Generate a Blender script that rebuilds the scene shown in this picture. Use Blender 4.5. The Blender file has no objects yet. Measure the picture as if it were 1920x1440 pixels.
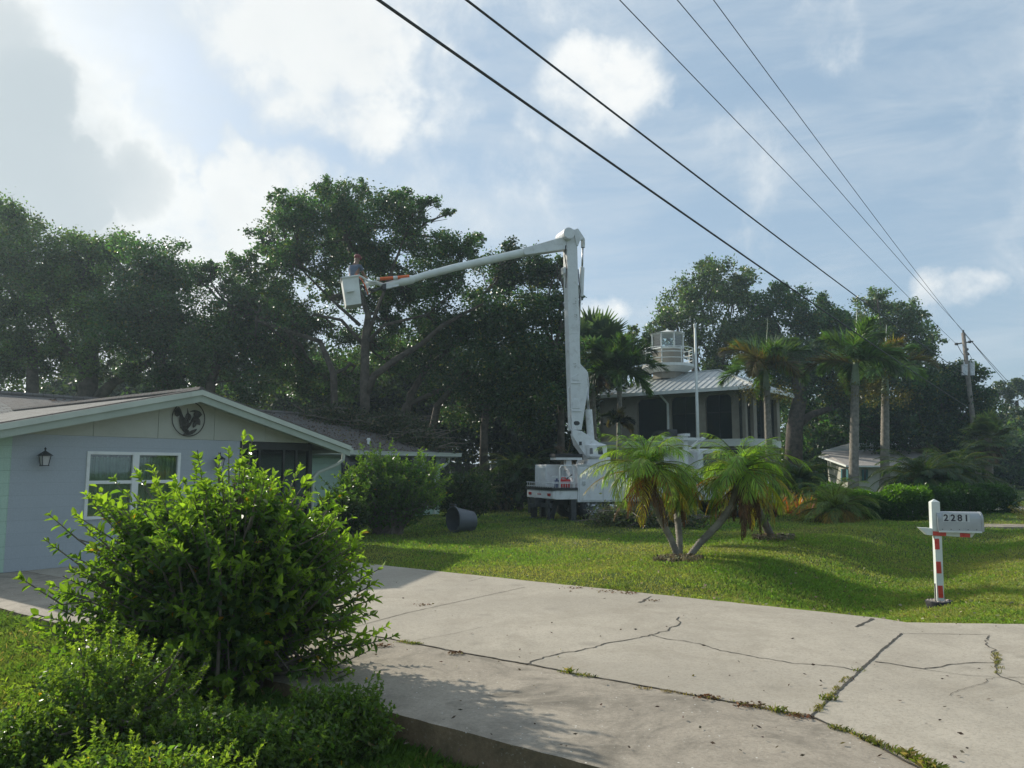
import bpy, math, random
import numpy as np
from mathutils import Vector
R=math.radians
S=bpy.context.scene
COL=S.collection
# ------------------------------------------------------------------ camera
F=1450.0; CX,CY=960.0,720.0; HC=1.65; PITCH=math.atan(160.0/F)
cam=bpy.data.cameras.new("camera"); camo=bpy.data.objects.new("camera",cam); COL.objects.link(camo)
camo.location=(0,0,HC); camo.rotation_euler=(math.pi/2+PITCH,0,0)
cam.sensor_width=36; cam.lens=36*F/1920.0; cam.clip_end=3000; cam.clip_start=0.05
S.camera=camo
def ray(px,py):
    x=(px-CX)/F; up=(CY-py)/F
    return np.array([x, math.cos(PITCH)-up*math.sin(PITCH), math.sin(PITCH)+up*math.cos(PITCH)])
O0=np.array([0,0,HC])
def at(px,py,Y):
    r=ray(px,py); return O0+r*(Y/r[1])
def G(px,py,z=0.0):
    r=ray(px,py); return O0+r*((z-HC)/r[2])
def onplane(px,py,p,n):
    r=ray(px,py); n=np.array(n,float); return O0+r*(np.dot(np.array(p)-O0,n)/np.dot(r,n))
# ------------------------------------------------------------------ light
SUN_D=np.array([-0.76,0.65]); SUN_D/=np.linalg.norm(SUN_D); SUN_EL=R(29)
sd=np.array([SUN_D[0]*math.cos(SUN_EL),SUN_D[1]*math.cos(SUN_EL),math.sin(SUN_EL)])
sl=bpy.data.lights.new("sun","SUN"); so=bpy.data.objects.new("sun",sl); COL.objects.link(so)
sl.energy=3.6; sl.angle=R(0.7); sl.color=(1.0,0.93,0.80)
so.rotation_euler=Vector(-sd).to_track_quat('-Z','Y').to_euler()
W=bpy.data.worlds.new("World"); S.world=W; W.use_nodes=True
nt=W.node_tree; nt.nodes.clear()
class NT:
    def __init__(s,t): s.t=t
    def n(s,typ,**k):
        nd=s.t.nodes.new(typ)
        for a,b in k.items(): setattr(nd,a,b)
        return nd
    def l(s,a,b): s.t.links.new(a,b)
    def math(s,op,a,b=None,c=None,clamp=False):
        nd=s.n('ShaderNodeMath',operation=op); nd.use_clamp=clamp
        for i,v in enumerate((a,b,c)):
            if v is None: continue
            if isinstance(v,(int,float)): nd.inputs[i].default_value=v
            else: s.l(v,nd.inputs[i])
        return nd.outputs[0]
    def mix(s,f,a,b,typ='MIX'):
        nd=s.n('ShaderNodeMix',data_type='RGBA',blend_type=typ)
        for sock,v in ((nd.inputs[0],f),(nd.inputs[6],a),(nd.inputs[7],b)):
            if isinstance(v,(int,float)): sock.default_value=v
            elif isinstance(v,(tuple,list)): sock.default_value=(*v[:3],1)
            else: s.l(v,sock)
        return nd.outputs[2]
    def ramp(s,f,a,b,lo=0.,hi=1.):
        nd=s.n('ShaderNodeMapRange',interpolation_type='SMOOTHSTEP'); s.l(f,nd.inputs[0])
        nd.inputs[1].default_value=a; nd.inputs[2].default_value=b; nd.inputs[3].default_value=lo; nd.inputs[4].default_value=hi
        return nd.outputs[0]
    def noise(s,vec,scale,detail=4,rough=.5,dist=0.):
        nd=s.n('ShaderNodeTexNoise'); nd.inputs['Scale'].default_value=scale; nd.inputs['Detail'].default_value=detail
        nd.inputs['Roughness'].default_value=rough; nd.inputs['Distortion'].default_value=dist
        if vec is not None: s.l(vec,nd.inputs['Vector'])
        return nd.outputs[0]
w=NT(nt)
sky=w.n('ShaderNodeTexSky',sky_type='NISHITA'); sky.sun_disc=False; sky.sun_elevation=SUN_EL
sky.sun_rotation=math.atan2(SUN_D[0],SUN_D[1]); sky.air_density=1.0; sky.dust_density=2.2; sky.ozone_density=1.6
tc=w.n('ShaderNodeTexCoord'); gen=tc.outputs['Generated']
wn=w.n('ShaderNodeTexNoise'); wn.inputs['Scale'].default_value=5; wn.inputs['Detail'].default_value=9; wn.inputs['Roughness'].default_value=.6; w.l(gen,wn.inputs['Vector'])
vm=w.n('ShaderNodeVectorMath',operation='MULTIPLY_ADD'); w.l(wn.outputs['Color'],vm.inputs[0]); vm.inputs[1].default_value=(.15,.15,.15)
va=w.n('ShaderNodeVectorMath',operation='SUBTRACT'); w.l(gen,va.inputs[0]); va.inputs[1].default_value=(.075,.075,.075); w.l(va.outputs[0],vm.inputs[2])
nv=w.n('ShaderNodeVectorMath',operation='NORMALIZE'); w.l(vm.outputs[0],nv.inputs[0]); wd=nv.outputs[0]
def blob(px,py,rpx,amp,soft=.1):
    c=ray(px,py); c/=np.linalg.norm(c)
    d=w.n('ShaderNodeVectorMath',operation='DOT_PRODUCT'); w.l(wd,d.inputs[0]); d.inputs[1].default_value=tuple(c)
    a=rpx/F
    return w.ramp(d.outputs['Value'],math.cos(a*1.6),math.cos(a*.0),0,amp)
def addall(l):
    o=l[0]
    for b in l[1:]: o=w.math('MAXIMUM',o,b)
    return o
CL=[(420,10,75,.85),(500,70,95,.95),(560,150,80,.9),(640,60,110,1.0),(660,180,75,.8),(740,60,60,.7),(720,170,55,.65),(590,20,90,.9),
    (-10,190,125,1.7),(50,110,60,1.2),(-30,40,100,1.4),(70,20,60,.9),(120,25,32,.8),(90,240,70,1.35),(60,340,105,1.7),(190,255,34,.8),(230,290,50,.95),(290,300,42,.9),(330,330,30,.8),(230,370,72,1.3),(330,400,50,.9),(-150,300,300,1.3),
    (440,290,34,.85),(435,255,20,.7),(480,340,55,.9),(540,330,50,.85),(420,360,50,.9),(440,430,80,1.),(600,335,34,.6),(650,335,30,.45),(1110,150,70,.85),(1190,180,75,.85),(1240,190,40,.65),(1040,210,50,.62),(1120,240,65,.62),(850,150,50,.62),(830,210,50,.6),(880,200,36,.5),
    (1760,520,34,.62),(1800,530,36,.62),(1840,530,28,.55),(1145,590,30,.7),(1120,620,45,.6),(1560,50,70,.42),(300,560,180,1.0),(900,420,160,.45),(1330,330,100,.4),(1700,640,90,.4),(1330,560,110,.4),(1000,330,100,.4),
    (-900,300,600,1.2),(3000,300,500,.6),(500,-900,600,.8),(1500,-1200,500,.6)]
cm=addall([blob(*c) for c in CL])
n1=w.noise(gen,5.5,7,.6,.3); n2=w.noise(gen,2.2,6,.55); n3=w.noise(gen,6,10,.64,.3)
n4=w.noise(gen,24,6,.6)
dens=w.math('ADD',w.math('ADD',cm,w.math('MULTIPLY',w.math('SUBTRACT',n3,.5),1.7)),w.math('MULTIPLY',w.math('SUBTRACT',n4,.5),.6))
mask=w.ramp(dens,.20,.95)
st=w.n('ShaderNodeMapping'); st.inputs['Scale'].default_value=(1.2,2.5,7); st.inputs['Rotation'].default_value=(0,R(25),0); w.l(gen,st.inputs['Vector'])
veil=w.ramp(w.noise(st.outputs[0],2.2,8,.62,.4),.36,.75,.08,.55)
# cloud shade: grey bases at the left, bright tops
GR=addall([blob(50,210,150,1.0),blob(20,100,110,.85),blob(-60,350,240,1),blob(110,330,110,.9),blob(345,400,80,.6),blob(250,410,90,.6),blob(560,350,60,.35),blob(500,150,60,.12),blob(1120,260,70,.25)])
shade=w.math('MULTIPLY',w.math('MAXIMUM',GR,.30),w.ramp(w.math('ADD',cm,w.math('MULTIPLY',w.math('SUBTRACT',n3,.5),.8)),.80,1.30,0,1.0),clamp=True)
thin=w.ramp(dens,.4,1.1)
skyc=w.mix(.62,sky.outputs[0],(2.6,3.75,4.85))
ccol=w.mix(shade,w.mix(thin,(5.2,5.7,6.1),(7.1,7.2,7.1)),(3.9,4.4,4.7))
ccol=w.mix(w.ramp(n2,.38,.65,0,.3),ccol,(4.9,5.2,5.4))
c1=w.mix(veil,skyc,(4.9,5.4,5.8))
c2=w.mix(mask,c1,ccol)
bg=w.n('ShaderNodeBackground'); bg.inputs[1].default_value=0.098; w.l(c2,bg.inputs[0])
wo=w.n('ShaderNodeOutputWorld'); w.l(bg.outputs[0],wo.inputs[0])
S.view_settings.view_transform='Standard'; S.view_settings.look='None'; S.view_settings.exposure=0.55; S.view_settings.gamma=1
S.render.engine='CYCLES'
S.cycles.volume_bounces=0; S.cycles.max_bounces=8; S.cycles.transparent_max_bounces=12
# ------------------------------------------------------------------ helpers
def wl(o):
    p=np.zeros(3)
    while o is not None: p+=np.array(o.location); o=o.parent
    return p
def tag(o,label=None,cat=None,group=None,kind=None):
    if label: o['label']=label
    if cat: o['category']=cat
    if group: o['group']=group
    if kind: o['kind']=kind
    return o
def thing(name,loc,label,cat,group=None):
    o=bpy.data.objects.new(name,None); COL.objects.link(o); o.location=tuple(loc); o.empty_display_size=.2
    return tag(o,label,cat,group)
def link(name,me,parent,mat):
    o=bpy.data.objects.new(name,me); COL.objects.link(o)
    if mat is not None:
        for m in (mat if isinstance(mat,(list,tuple)) else [mat]): me.materials.append(m)
    if parent is not None: o.parent=parent
    return o
def recentre(o):
    """top level single mesh: move origin to its base"""
    me=o.data; n=len(me.vertices); co=np.empty(n*3,np.float32); me.vertices.foreach_get('co',co); co=co.reshape(-1,3)
    b=np.array([(co[:,0].min()+co[:,0].max())/2,(co[:,1].min()+co[:,1].max())/2,co[:,2].min()])
    co-=b; me.vertices.foreach_set('co',co.ravel()); o.location=tuple(b); return o
class MB:
    def __init__(s): s.v=[]; s.f=[]; s.m=[]
    def add(s,vs,fs,m=0):
        b=len(s.v); s.v+= [tuple(map(float,p)) for p in vs]; s.f+=[tuple(b+i for i in f) for f in fs]; s.m+=[m]*len(fs); return s
    def par(s,p,a,b,c,m=0):
        p,a,b,c=[np.array(q,float) for q in (p,a,b,c)]
        vs=[p,p+a,p+a+b,p+b,p+c,p+a+c,p+a+b+c,p+b+c]
        fs=[(0,3,2,1),(4,5,6,7),(0,1,5,4),(1,2,6,5),(2,3,7,6),(3,0,4,7)]
        if np.dot(np.cross(a,b),c)<0: fs=[f[::-1] for f in fs]
        return s.add(vs,fs,m)
    def cbox(s,c,a,b,d,m=0):
        c,a,b,d=[np.array(q,float) for q in (c,a,b,d)]
        return s.par(c-a/2-b/2-d/2,a,b,d,m)
    def box(s,x0,y0,z0,x1,y1,z1,m=0): return s.par((x0,y0,z0),(x1-x0,0,0),(0,y1-y0,0),(0,0,z1-z0),m)
    def prism(s,poly,off,m=0):
        poly=[np.array(p,float) for p in poly]; off=np.array(off,float); n=len(poly)
        vs=poly+[p+off for p in poly]
        nr=sum((np.cross(poly[i]-poly[0],poly[(i+1)%n]-poly[0]) for i in range(1,n-1)),np.zeros(3))
        fl=np.dot(nr,off)>0
        a=tuple(range(n)); b=tuple(range(n,2*n)); fs=[a[::-1] if fl else a, b if fl else b[::-1]]
        for i in range(n):
            j=(i+1)%n; q=(i,j,j+n,i+n); fs.append(q if fl else q[::-1])
        return s.add(vs,fs,m)
    def tube(s,pts,rad,n=8,m=0,caps=True,jit=0,rng=None):
        pts=[np.array(p,float) for p in pts]; k=len(pts)
        if isinstance(rad,(int,float)): rad=[rad]*k
        ref=None; vs=[]
        for i in range(k):
            d=pts[min(i+1,k-1)]-pts[max(i-1,0)]; d/=np.linalg.norm(d)+1e-9
            if ref is None:
                ref=np.cross(d,[0,0,1.0]) if abs(d[2])<.9 else np.cross(d,[1.0,0,0])
            ref=ref-d*np.dot(ref,d); ref/=np.linalg.norm(ref)+1e-9
            q=np.cross(d,ref)
            for j in range(n):
                t=2*math.pi*j/n; r=rad[i]*(1+(rng.uniform(-jit,jit) if jit else 0)); vs.append(pts[i]+r*(math.cos(t)*ref+math.sin(t)*q))
        fs=[]
        for i in range(k-1):
            for j in range(n):
                a=i*n+j; b=i*n+(j+1)%n; fs.append((a,b,b+n,a+n))
        if caps: fs.append(tuple(range(n))[::-1]); fs.append(tuple(range((k-1)*n,k*n)))
        return s.add(vs,fs,m)
    def cyl(s,p0,p1,r,n=16,m=0,r2=None): return s.tube([p0,p1],[r,r if r2 is None else r2],n,m)
    def ball(s,c,r,n=10,k=7,m=0):
        c=np.array(c,float); r=np.array(r if hasattr(r,'__len__') else (r,r,r),float)
        vs=[c+r*np.array([0,0,-1])]
        for i in range(1,k):
            t=math.pi*i/k
            for j in range(n):
                a=2*math.pi*j/n; vs.append(c+r*np.array([math.sin(t)*math.cos(a),math.sin(t)*math.sin(a),-math.cos(t)]))
        vs.append(c+r*np.array([0,0,1])); e=len(vs)-1; fs=[]
        for j in range(n): fs.append((0,1+(j+1)%n,1+j)); fs.append((e,e-n+j,e-n+(j+1)%n))
        for i in range(k-2):
            for j in range(n):
                a=1+i*n+j; b=1+i*n+(j+1)%n; fs.append((a,b,b+n,a+n))
        return s.add(vs,fs,m)
    def build(s,name,mat,parent=None,uv=None,smooth=False,bevel=0,split=None):
        base=wl(parent) if parent is not None else np.zeros(3)
        me=bpy.data.meshes.new(name); V=np.array(s.v); me.from_pydata([tuple(p) for p in (V-base)],[],s.f)
        if uv is not None:
            ua,va=np.array(uv[0],float),np.array(uv[1],float); lay=me.uv_layers.new(name='UVMap')
            ids=np.array([l.vertex_index for l in me.loops]); P=V[ids]
            lay.data.foreach_set('uv',np.stack([P@ua,P@va],1).astype(np.float32).ravel())
        if isinstance(mat,(list,tuple)): me.polygons.foreach_set('material_index',s.m)
        if smooth:
            me.polygons.foreach_set('use_smooth',[True]*len(me.polygons))
        o=link(name,me,parent,mat)
        if bevel:
            b=o.modifiers.new('bevel','BEVEL'); b.width=bevel; b.segments=2; b.limit_method='ANGLE'; b.angle_limit=R(40)
        if smooth=='auto':
            e=o.modifiers.new('es','EDGE_SPLIT'); e.split_angle=R(40)
        me.update()
        if parent is None: recentre(o)
        return o
class QB:
    """numpy quads with colours (foliage)"""
    def __init__(s): s.q=[]; s.c=[]
    def add(s,q,c):
        q=np.asarray(q,np.float32).reshape(-1,4,3); c=np.asarray(c,np.float32)
        if c.ndim==1: c=np.tile(c,(len(q),1))
        s.q.append(q); s.c.append(c)
    def build(s,name,mat,parent=None):
        base=wl(parent) if parent is not None else np.zeros(3)
        q=np.concatenate(s.q); c=np.clip(np.concatenate(s.c),.001,1); n=len(q)
        me=bpy.data.meshes.new(name); me.vertices.add(4*n); me.loops.add(4*n); me.polygons.add(n)
        me.vertices.foreach_set('co',(q.reshape(-1,3)-base).astype(np.float32).ravel())
        me.loops.foreach_set('vertex_index',np.arange(4*n,dtype=np.int32))
        me.polygons.foreach_set('loop_start',np.arange(0,4*n,4,dtype=np.int32)); me.polygons.foreach_set('loop_total',np.full(n,4,np.int32))
        a=me.color_attributes.new('Col','FLOAT_COLOR','POINT'); cc=np.ones((4*n,4),np.float32); cc[:,:3]=np.repeat(c,4,axis=0)
        a.data.foreach_set('color',cc.ravel())
        me.update(calc_edges=True)
        o=link(name,me,parent,mat)
        if parent is None: recentre(o)
        return o
def unit(a): return a/(np.linalg.norm(a,axis=-1,keepdims=True)+1e-9)
def randdir(rng,n): return unit(rng.normal(size=(n,3)))
def vary(rng,col,n,v=.25,yel=.0,ycol=(.16,.15,.03)):
    c=np.array(col)[None,:]*(1+rng.normal(0,v,(n,1)))*(1+rng.normal(0,.08,(n,3)))
    if yel>0:
        m=rng.random(n)<yel; c[m]=np.array(ycol)*(1+rng.normal(0,.2,(m.sum(),1)))
    return np.clip(c,.004,1)
def leafquads(P,D,Wd,L,Wt):
    """P centre, D direction, Wd side, L length, Wt width"""
    L=np.asarray(L).reshape(-1,1)*np.ones((len(P),1)); Wt=np.asarray(Wt).reshape(-1,1)*np.ones((len(P),1))
    return np.stack([P-D*L*.5,P+Wd*Wt*.5-D*L*.06,P+D*L*.5,P-Wd*Wt*.5-D*L*.06],1)
def scatter(rng,P,size,col,v=.3,yel=.05,asp=.6,flat=0.,ycol=(.15,.14,.03)):
    n=len(P); D=randdir(rng,n); 
    if flat: D[:,2]*=(1-flat); D=unit(D)
    B=randdir(rng,n); Wd=unit(np.cross(D,B)); L=size*rng.uniform(.6,1.35,n)
    return leafquads(P,D,Wd,L,L*asp), vary(rng,col,n,v,yel,ycol)
# ------------------------------------------------------------------ materials
MATS={}
def newmat(name):
    m=bpy.data.materials.new(name); m.use_nodes=True; t=NT(m.node_tree); t.t.nodes.clear()
    out=t.n('ShaderNodeOutputMaterial'); return m,t,out
def pbr(name,col,rough=.6,metal=0.,vary_=.12,scale=3.,bump=0.,bscale=30.,spec=.5,dirt=None,dirt_amt=.3,fine=0.,coat=0.):
    if name in MATS: return MATS[name]
    m,t,out=newmat(name); tc=t.n('ShaderNodeTexCoord'); ob=tc.outputs['Object']
    p=t.n('ShaderNodeBsdfPrincipled'); p.inputs['Roughness'].default_value=rough; p.inputs['Metallic'].default_value=metal
    p.inputs['Specular IOR Level'].default_value=spec; p.inputs['Coat Weight'].default_value=coat
    nz=t.noise(ob,scale,6,.6)
    lo=tuple(c*(1-vary_) for c in col); hi=tuple(min(1,c*(1+vary_)) for c in col)
    c=t.mix(t.ramp(nz,.3,.7),lo,hi)
    if dirt is not None:
        d=t.noise(ob,scale*.6+1.3,8,.7,.5); c=t.mix(t.ramp(d,.5,.75,0,dirt_amt),c,dirt)
    if fine:
        f=t.noise(ob,60,3,.6); c=t.mix(t.ramp(f,.35,.65,0,fine),c,tuple(x*.55 for x in col))
    t.l(c,p.inputs['Base Color'])
    rr=t.ramp(t.noise(ob,scale*3,4),.3,.7,max(.05,rough-.1),min(1,rough+.12)); t.l(rr,p.inputs['Roughness'])
    if bump:
        b=t.n('ShaderNodeBump'); b.inputs['Strength'].default_value=bump; b.inputs['Distance'].default_value=.02
        t.l(t.noise(ob,bscale,5,.6),b.inputs['Height']); t.l(b.outputs[0],p.inputs['Normal'])
    t.l(p.outputs[0],out.inputs[0]); MATS[name]=m; return m
def leafmat(name,rough=.45,trans=.35,spec=.4,tint=(1.15,1.45,.6)):
    m,t,out=newmat(name); a=t.n('ShaderNodeAttribute',attribute_name='Col'); c=a.outputs['Color']
    p=t.n('ShaderNodeBsdfPrincipled'); p.inputs['Roughness'].default_value=rough; p.inputs['Specular IOR Level'].default_value=spec
    t.l(c,p.inputs['Base Color']); tr=t.n('ShaderNodeBsdfTranslucent'); t.l(t.mix(1.0,c,(*[x for x in tint],),'MULTIPLY'),tr.inputs[0])
    mx=t.n('ShaderNodeMixShader'); mx.inputs[0].default_value=trans; t.l(p.outputs[0],mx.inputs[1]); t.l(tr.outputs[0],mx.inputs[2]); t.l(mx.outputs[0],out.inputs[0])
    return m
M_LEAF=leafmat('leaf_oak',.38,.45,.5)
M_BUSH=leafmat('leaf_shrub',.33,.55,.5,(1.6,1.9,.6))
M_PALM=leafmat('leaf_palm',.4,.5,.4,(1.6,1.6,.6))
M_GRASS=leafmat('grass_blade',.5,.5,.3,(1.5,1.6,.6))
M_DEAD=leafmat('dead_leaf',.8,.25,.2,(1.2,1.0,.7))
M_BARK=pbr('bark',(.085,.068,.052),.9,vary_=.45,scale=4,bump=.9,bscale=14)
M_BARKL=pbr('bark_grey',(.17,.14,.11),.9,vary_=.3,scale=5,bump=.8,bscale=18)
M_PTRUNK=pbr('palm_trunk_grey',(.22,.20,.165),.85,vary_=.3,scale=6,bump=.6,bscale=22)
M_WHITE=pbr('white_paint',(.72,.73,.72),.38,vary_=.06,scale=3.5,dirt=(.34,.31,.26),dirt_amt=.55,coat=.1,fine=.18)
M_WHITEM=pbr('white_matt',(.72,.74,.70),.6,vary_=.06,scale=2,dirt=(.4,.4,.33),dirt_amt=.3)
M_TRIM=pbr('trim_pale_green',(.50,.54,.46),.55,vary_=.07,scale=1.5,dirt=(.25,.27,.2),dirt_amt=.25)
M_TRIM2=pbr('trim_green_shadow',(.35,.40,.33),.6,vary_=.07,scale=1.5,dirt=(.2,.23,.16),dirt_amt=.25)  # pale trim colour with shade put into it
M_BLACK=pbr('black_rubber',(.022,.022,.024),.75,vary_=.3,scale=8)
M_DARK=pbr('dark_steel',(.05,.052,.055),.5,metal=.3,vary_=.3,scale=8)
M_STEEL=pbr('steel',(.45,.46,.47),.35,metal=.8,vary_=.15,scale=8)
M_RED=pbr('red_plastic',(.55,.02,.02),.4,vary_=.1)
M_ORANGE=pbr('orange_hose',(.75,.13,.02),.55,vary_=.1)
def glassmat(name,tint=(.02,.025,.025),rough=.04):
    m,t,out=newmat(name); p=t.n('ShaderNodeBsdfPrincipled'); p.inputs['Base Color'].default_value=(*tint,1); p.inputs['Roughness'].default_value=rough
    p.inputs['Specular IOR Level'].default_value=.6
    g=t.n('ShaderNodeTexCoord'); b=t.n('ShaderNodeBump'); b.inputs['Strength'].default_value=.04; t.l(t.noise(g.outputs['Object'],1.5,2),b.inputs['Height']); t.l(b.outputs[0],p.inputs['Normal'])
    t.l(p.outputs[0],out.inputs[0]); return m
M_GLASS=glassmat('dark_glass')
def cleargl(name,a=.25):
    m,t,out=newmat(name); tr=t.n('ShaderNodeBsdfTransparent'); tr.inputs[0].default_value=(.82,.9,.87,1); gl=t.n('ShaderNodeBsdfGlossy'); gl.inputs['Roughness'].default_value=.03
    fr=t.n('ShaderNodeFresnel'); fr.inputs[0].default_value=1.5
    mx=t.n('ShaderNodeMixShader'); t.l(t.math('ADD',fr.outputs[0],a,clamp=True),mx.inputs[0]); t.l(tr.outputs[0],mx.inputs[1]); t.l(gl.outputs[0],mx.inputs[2]); t.l(mx.outputs[0],out.inputs[0]); return m
M_CLEAR=cleargl('clear_glass',.08)
def brickmat(name,col,mort,bw,bh,ms=.006,bump=.35,vary_=.1,rough=.75,offset=.5,colvar=None,dirt=None):
    m,t,out=newmat(name); uv=t.n('ShaderNodeUVMap'); uv.uv_map='UVMap'; tc=t.n('ShaderNodeTexCoord')
    br=t.n('ShaderNodeTexBrick'); br.inputs['Scale'].default_value=1; br.inputs['Brick Width'].default_value=bw; br.inputs['Row Height'].default_value=bh
    br.inputs['Mortar Size'].default_value=ms; br.inputs['Mortar Smooth'].default_value=.4; br.offset=offset; t.l(uv.outputs[0],br.inputs['Vector'])
    c2=colvar or tuple(x*(1-vary_) for x in col)
    br.inputs['Color1'].default_value=(*col,1); br.inputs['Color2'].default_value=(*c2,1); br.inputs['Mortar'].default_value=(*mort,1)
    nz=t.noise(tc.outputs['Object'],2.2,7,.65); c=t.mix(t.ramp(nz,.3,.72,0,.28),br.outputs['Color'],dirt or tuple(x*.6 for x in col))
    f=t.noise(tc.outputs['Object'],45,3,.6); c=t.mix(t.ramp(f,.3,.7,0,.22),c,tuple(x*.6 for x in col))
    p=t.n('ShaderNodeBsdfPrincipled'); p.inputs['Roughness'].default_value=rough; t.l(c,p.inputs['Base Color'])
    b=t.n('ShaderNodeBump'); b.inputs['Strength'].default_value=bump; b.inputs['Distance'].default_value=.02
    t.l(t.math('ADD',t.math('MULTIPLY',br.outputs['Fac'],-1.),t.math('MULTIPLY',f,.5)),b.inputs['Height']); t.l(b.outputs[0],p.inputs['Normal'])
    t.l(p.outputs[0],out.inputs[0]); return m
M_BLOCK=brickmat('painted_block',(.39,.43,.455),(.34,.38,.40),40,.2032,.005,.3,.03,offset=0,dirt=(.34,.375,.39))
M_BLOCKG=brickmat('block_green_tint',(.44,.60,.48),(.36,.50,.40),.4064,.2032,.007,.45,.03)
M_SHING=brickmat('shingles',(.235,.235,.225),(.06,.057,.055),.28,.135,.016,1.0,.3,.95,.37,(.15,.145,.13))
M_SHINGB=brickmat('shingles_littered',(.155,.15,.145),(.06,.05,.05),.28,.135,.009,.8,.3,.95,.37,(.13,.115,.105),dirt=(.13,.085,.06))
M_STUCCO=pbr('tan_stucco',(.30,.27,.215),.85,vary_=.12,scale=1.2,bump=.3,bscale=60,dirt=(.2,.18,.15),dirt_amt=.3)
def concmat(name,col,stain,amt,speck=.2,bands=False):
    m,t,out=newmat(name); tc=t.n('ShaderNodeTexCoord'); ob=tc.outputs['Object']
    c=t.mix(t.ramp(t.noise(ob,.55,6,.62,.3),.32,.7),tuple(x*.84 for x in col),tuple(x*1.08 for x in col))
    c=t.mix(t.ramp(t.noise(ob,1.1,10,.72,.6),.44,.70,0,amt),c,stain)
    mp_=t.n('ShaderNodeMapping'); mp_.inputs['Rotation'].default_value=(0,0,R(37)); mp_.inputs['Scale'].default_value=(6,.5,1); t.l(ob,mp_.inputs['Vector'])
    c=t.mix(t.ramp(t.noise(mp_.outputs[0],1.0,8,.7,.4),.5,.75,0,amt*.45),c,tuple(x*.66 for x in col))
    c=t.mix(t.ramp(t.noise(ob,7,8,.75),.42,.75,0,.30),c,tuple(x*.66 for x in col))
    g=t.noise(ob,42,4,.75); c=t.mix(t.ramp(g,.36,.52,.42,0),c,tuple(x*.5 for x in col)); c=t.mix(t.ramp(g,.60,.72,0,speck),c,(.58,.55,.48))
    v=t.n('ShaderNodeTexVoronoi'); v.inputs['Scale'].default_value=17; t.l(ob,v.inputs['Vector'])
    vr=t.n('ShaderNodeSeparateColor'); t.l(v.outputs['Color'],vr.inputs[0]); sel=t.ramp(vr.outputs[0],.72,.78)
    sp=t.math('MULTIPLY',t.ramp(v.outputs['Distance'],.05,.14,1,0),sel)
    c=t.mix(t.math('MULTIPLY',sp,.9 if speck>.25 else .5),c,(.68,.66,.6) if speck>.25 else (.12,.09,.06))
    v2=t.n('ShaderNodeTexVoronoi'); v2.inputs['Scale'].default_value=2.1; t.l(ob,v2.inputs['Vector']); s2=t.n('ShaderNodeSeparateColor'); t.l(v2.outputs['Color'],s2.inputs[0])
    c=t.mix(t.math('MULTIPLY',t.ramp(v2.outputs['Distance'],.06,.30,.35,0),t.ramp(s2.outputs[1],.6,.8)),c,tuple(x*.45 for x in col))
    p=t.n('ShaderNodeBsdfPrincipled'); p.inputs['Roughness'].default_value=.88; p.inputs['Specular IOR Level'].default_value=.3; t.l(c,p.inputs['Base Color'])
    b=t.n('ShaderNodeBump'); b.inputs['Strength'].default_value=.5; b.inputs['Distance'].default_value=.008; t.l(t.math('ADD',g,t.noise(ob,4,6)),b.inputs['Height']); t.l(b.outputs[0],p.inputs['Normal'])
    t.l(p.outputs[0],out.inputs[0]); return m
M_CONC=concmat('driveway_concrete',(.41,.365,.295),(.30,.262,.205),.75)
M_CONC2=concmat('weathered_concrete',(.34,.295,.235),(.13,.115,.09),1.0,.5)
M_CONCE=concmat('mossy_concrete_edge',(.24,.17,.10),(.06,.06,.035),.9,.5)
M_CRACK=pbr('crack_soil',(.05,.045,.035),.95,vary_=.5,scale=20)
def groundmat():
    m,t,out=newmat('lawn_soil'); tc=t.n('ShaderNodeTexCoord'); ob=tc.outputs['Object']
    c=t.mix(t.ramp(t.noise(ob,.5,7,.65,.4),.35,.65),(.045,.085,.018),(.085,.12,.028))
    c=t.mix(t.ramp(t.noise(ob,1.9,7,.7,.5),.55,.72,0,.75),c,(.15,.13,.06))
    c=t.mix(t.ramp(t.noise(ob,40,4,.7),.4,.7,0,.6),c,(.03,.045,.012))
    p=t.n('ShaderNodeBsdfPrincipled'); p.inputs['Roughness'].default_value=.95; p.inputs['Specular IOR Level'].default_value=.1; t.l(c,p.inputs['Base Color'])
    b=t.n('ShaderNodeBump'); b.inputs['Strength'].default_value=.8; b.inputs['Distance'].default_value=.03; t.l(t.noise(ob,22,6,.7),b.inputs['Height']); t.l(b.outputs[0],p.inputs['Normal'])
    t.l(p.outputs[0],out.inputs[0]); return m
M_GROUND=groundmat()
M_ASPH=pbr('asphalt',(.09,.088,.085),.92,vary_=.2,scale=1.5,bump=.4,bscale=80,fine=.4)
# ------------------------------------------------------------------ directions
U=np.array([.602,.799,0]); V=np.array([-.799,.602,0]); Z=np.array([0,0,1.0]); OUT=-V
rng=np.random.default_rng(7); rnd=random.Random(7)
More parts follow.
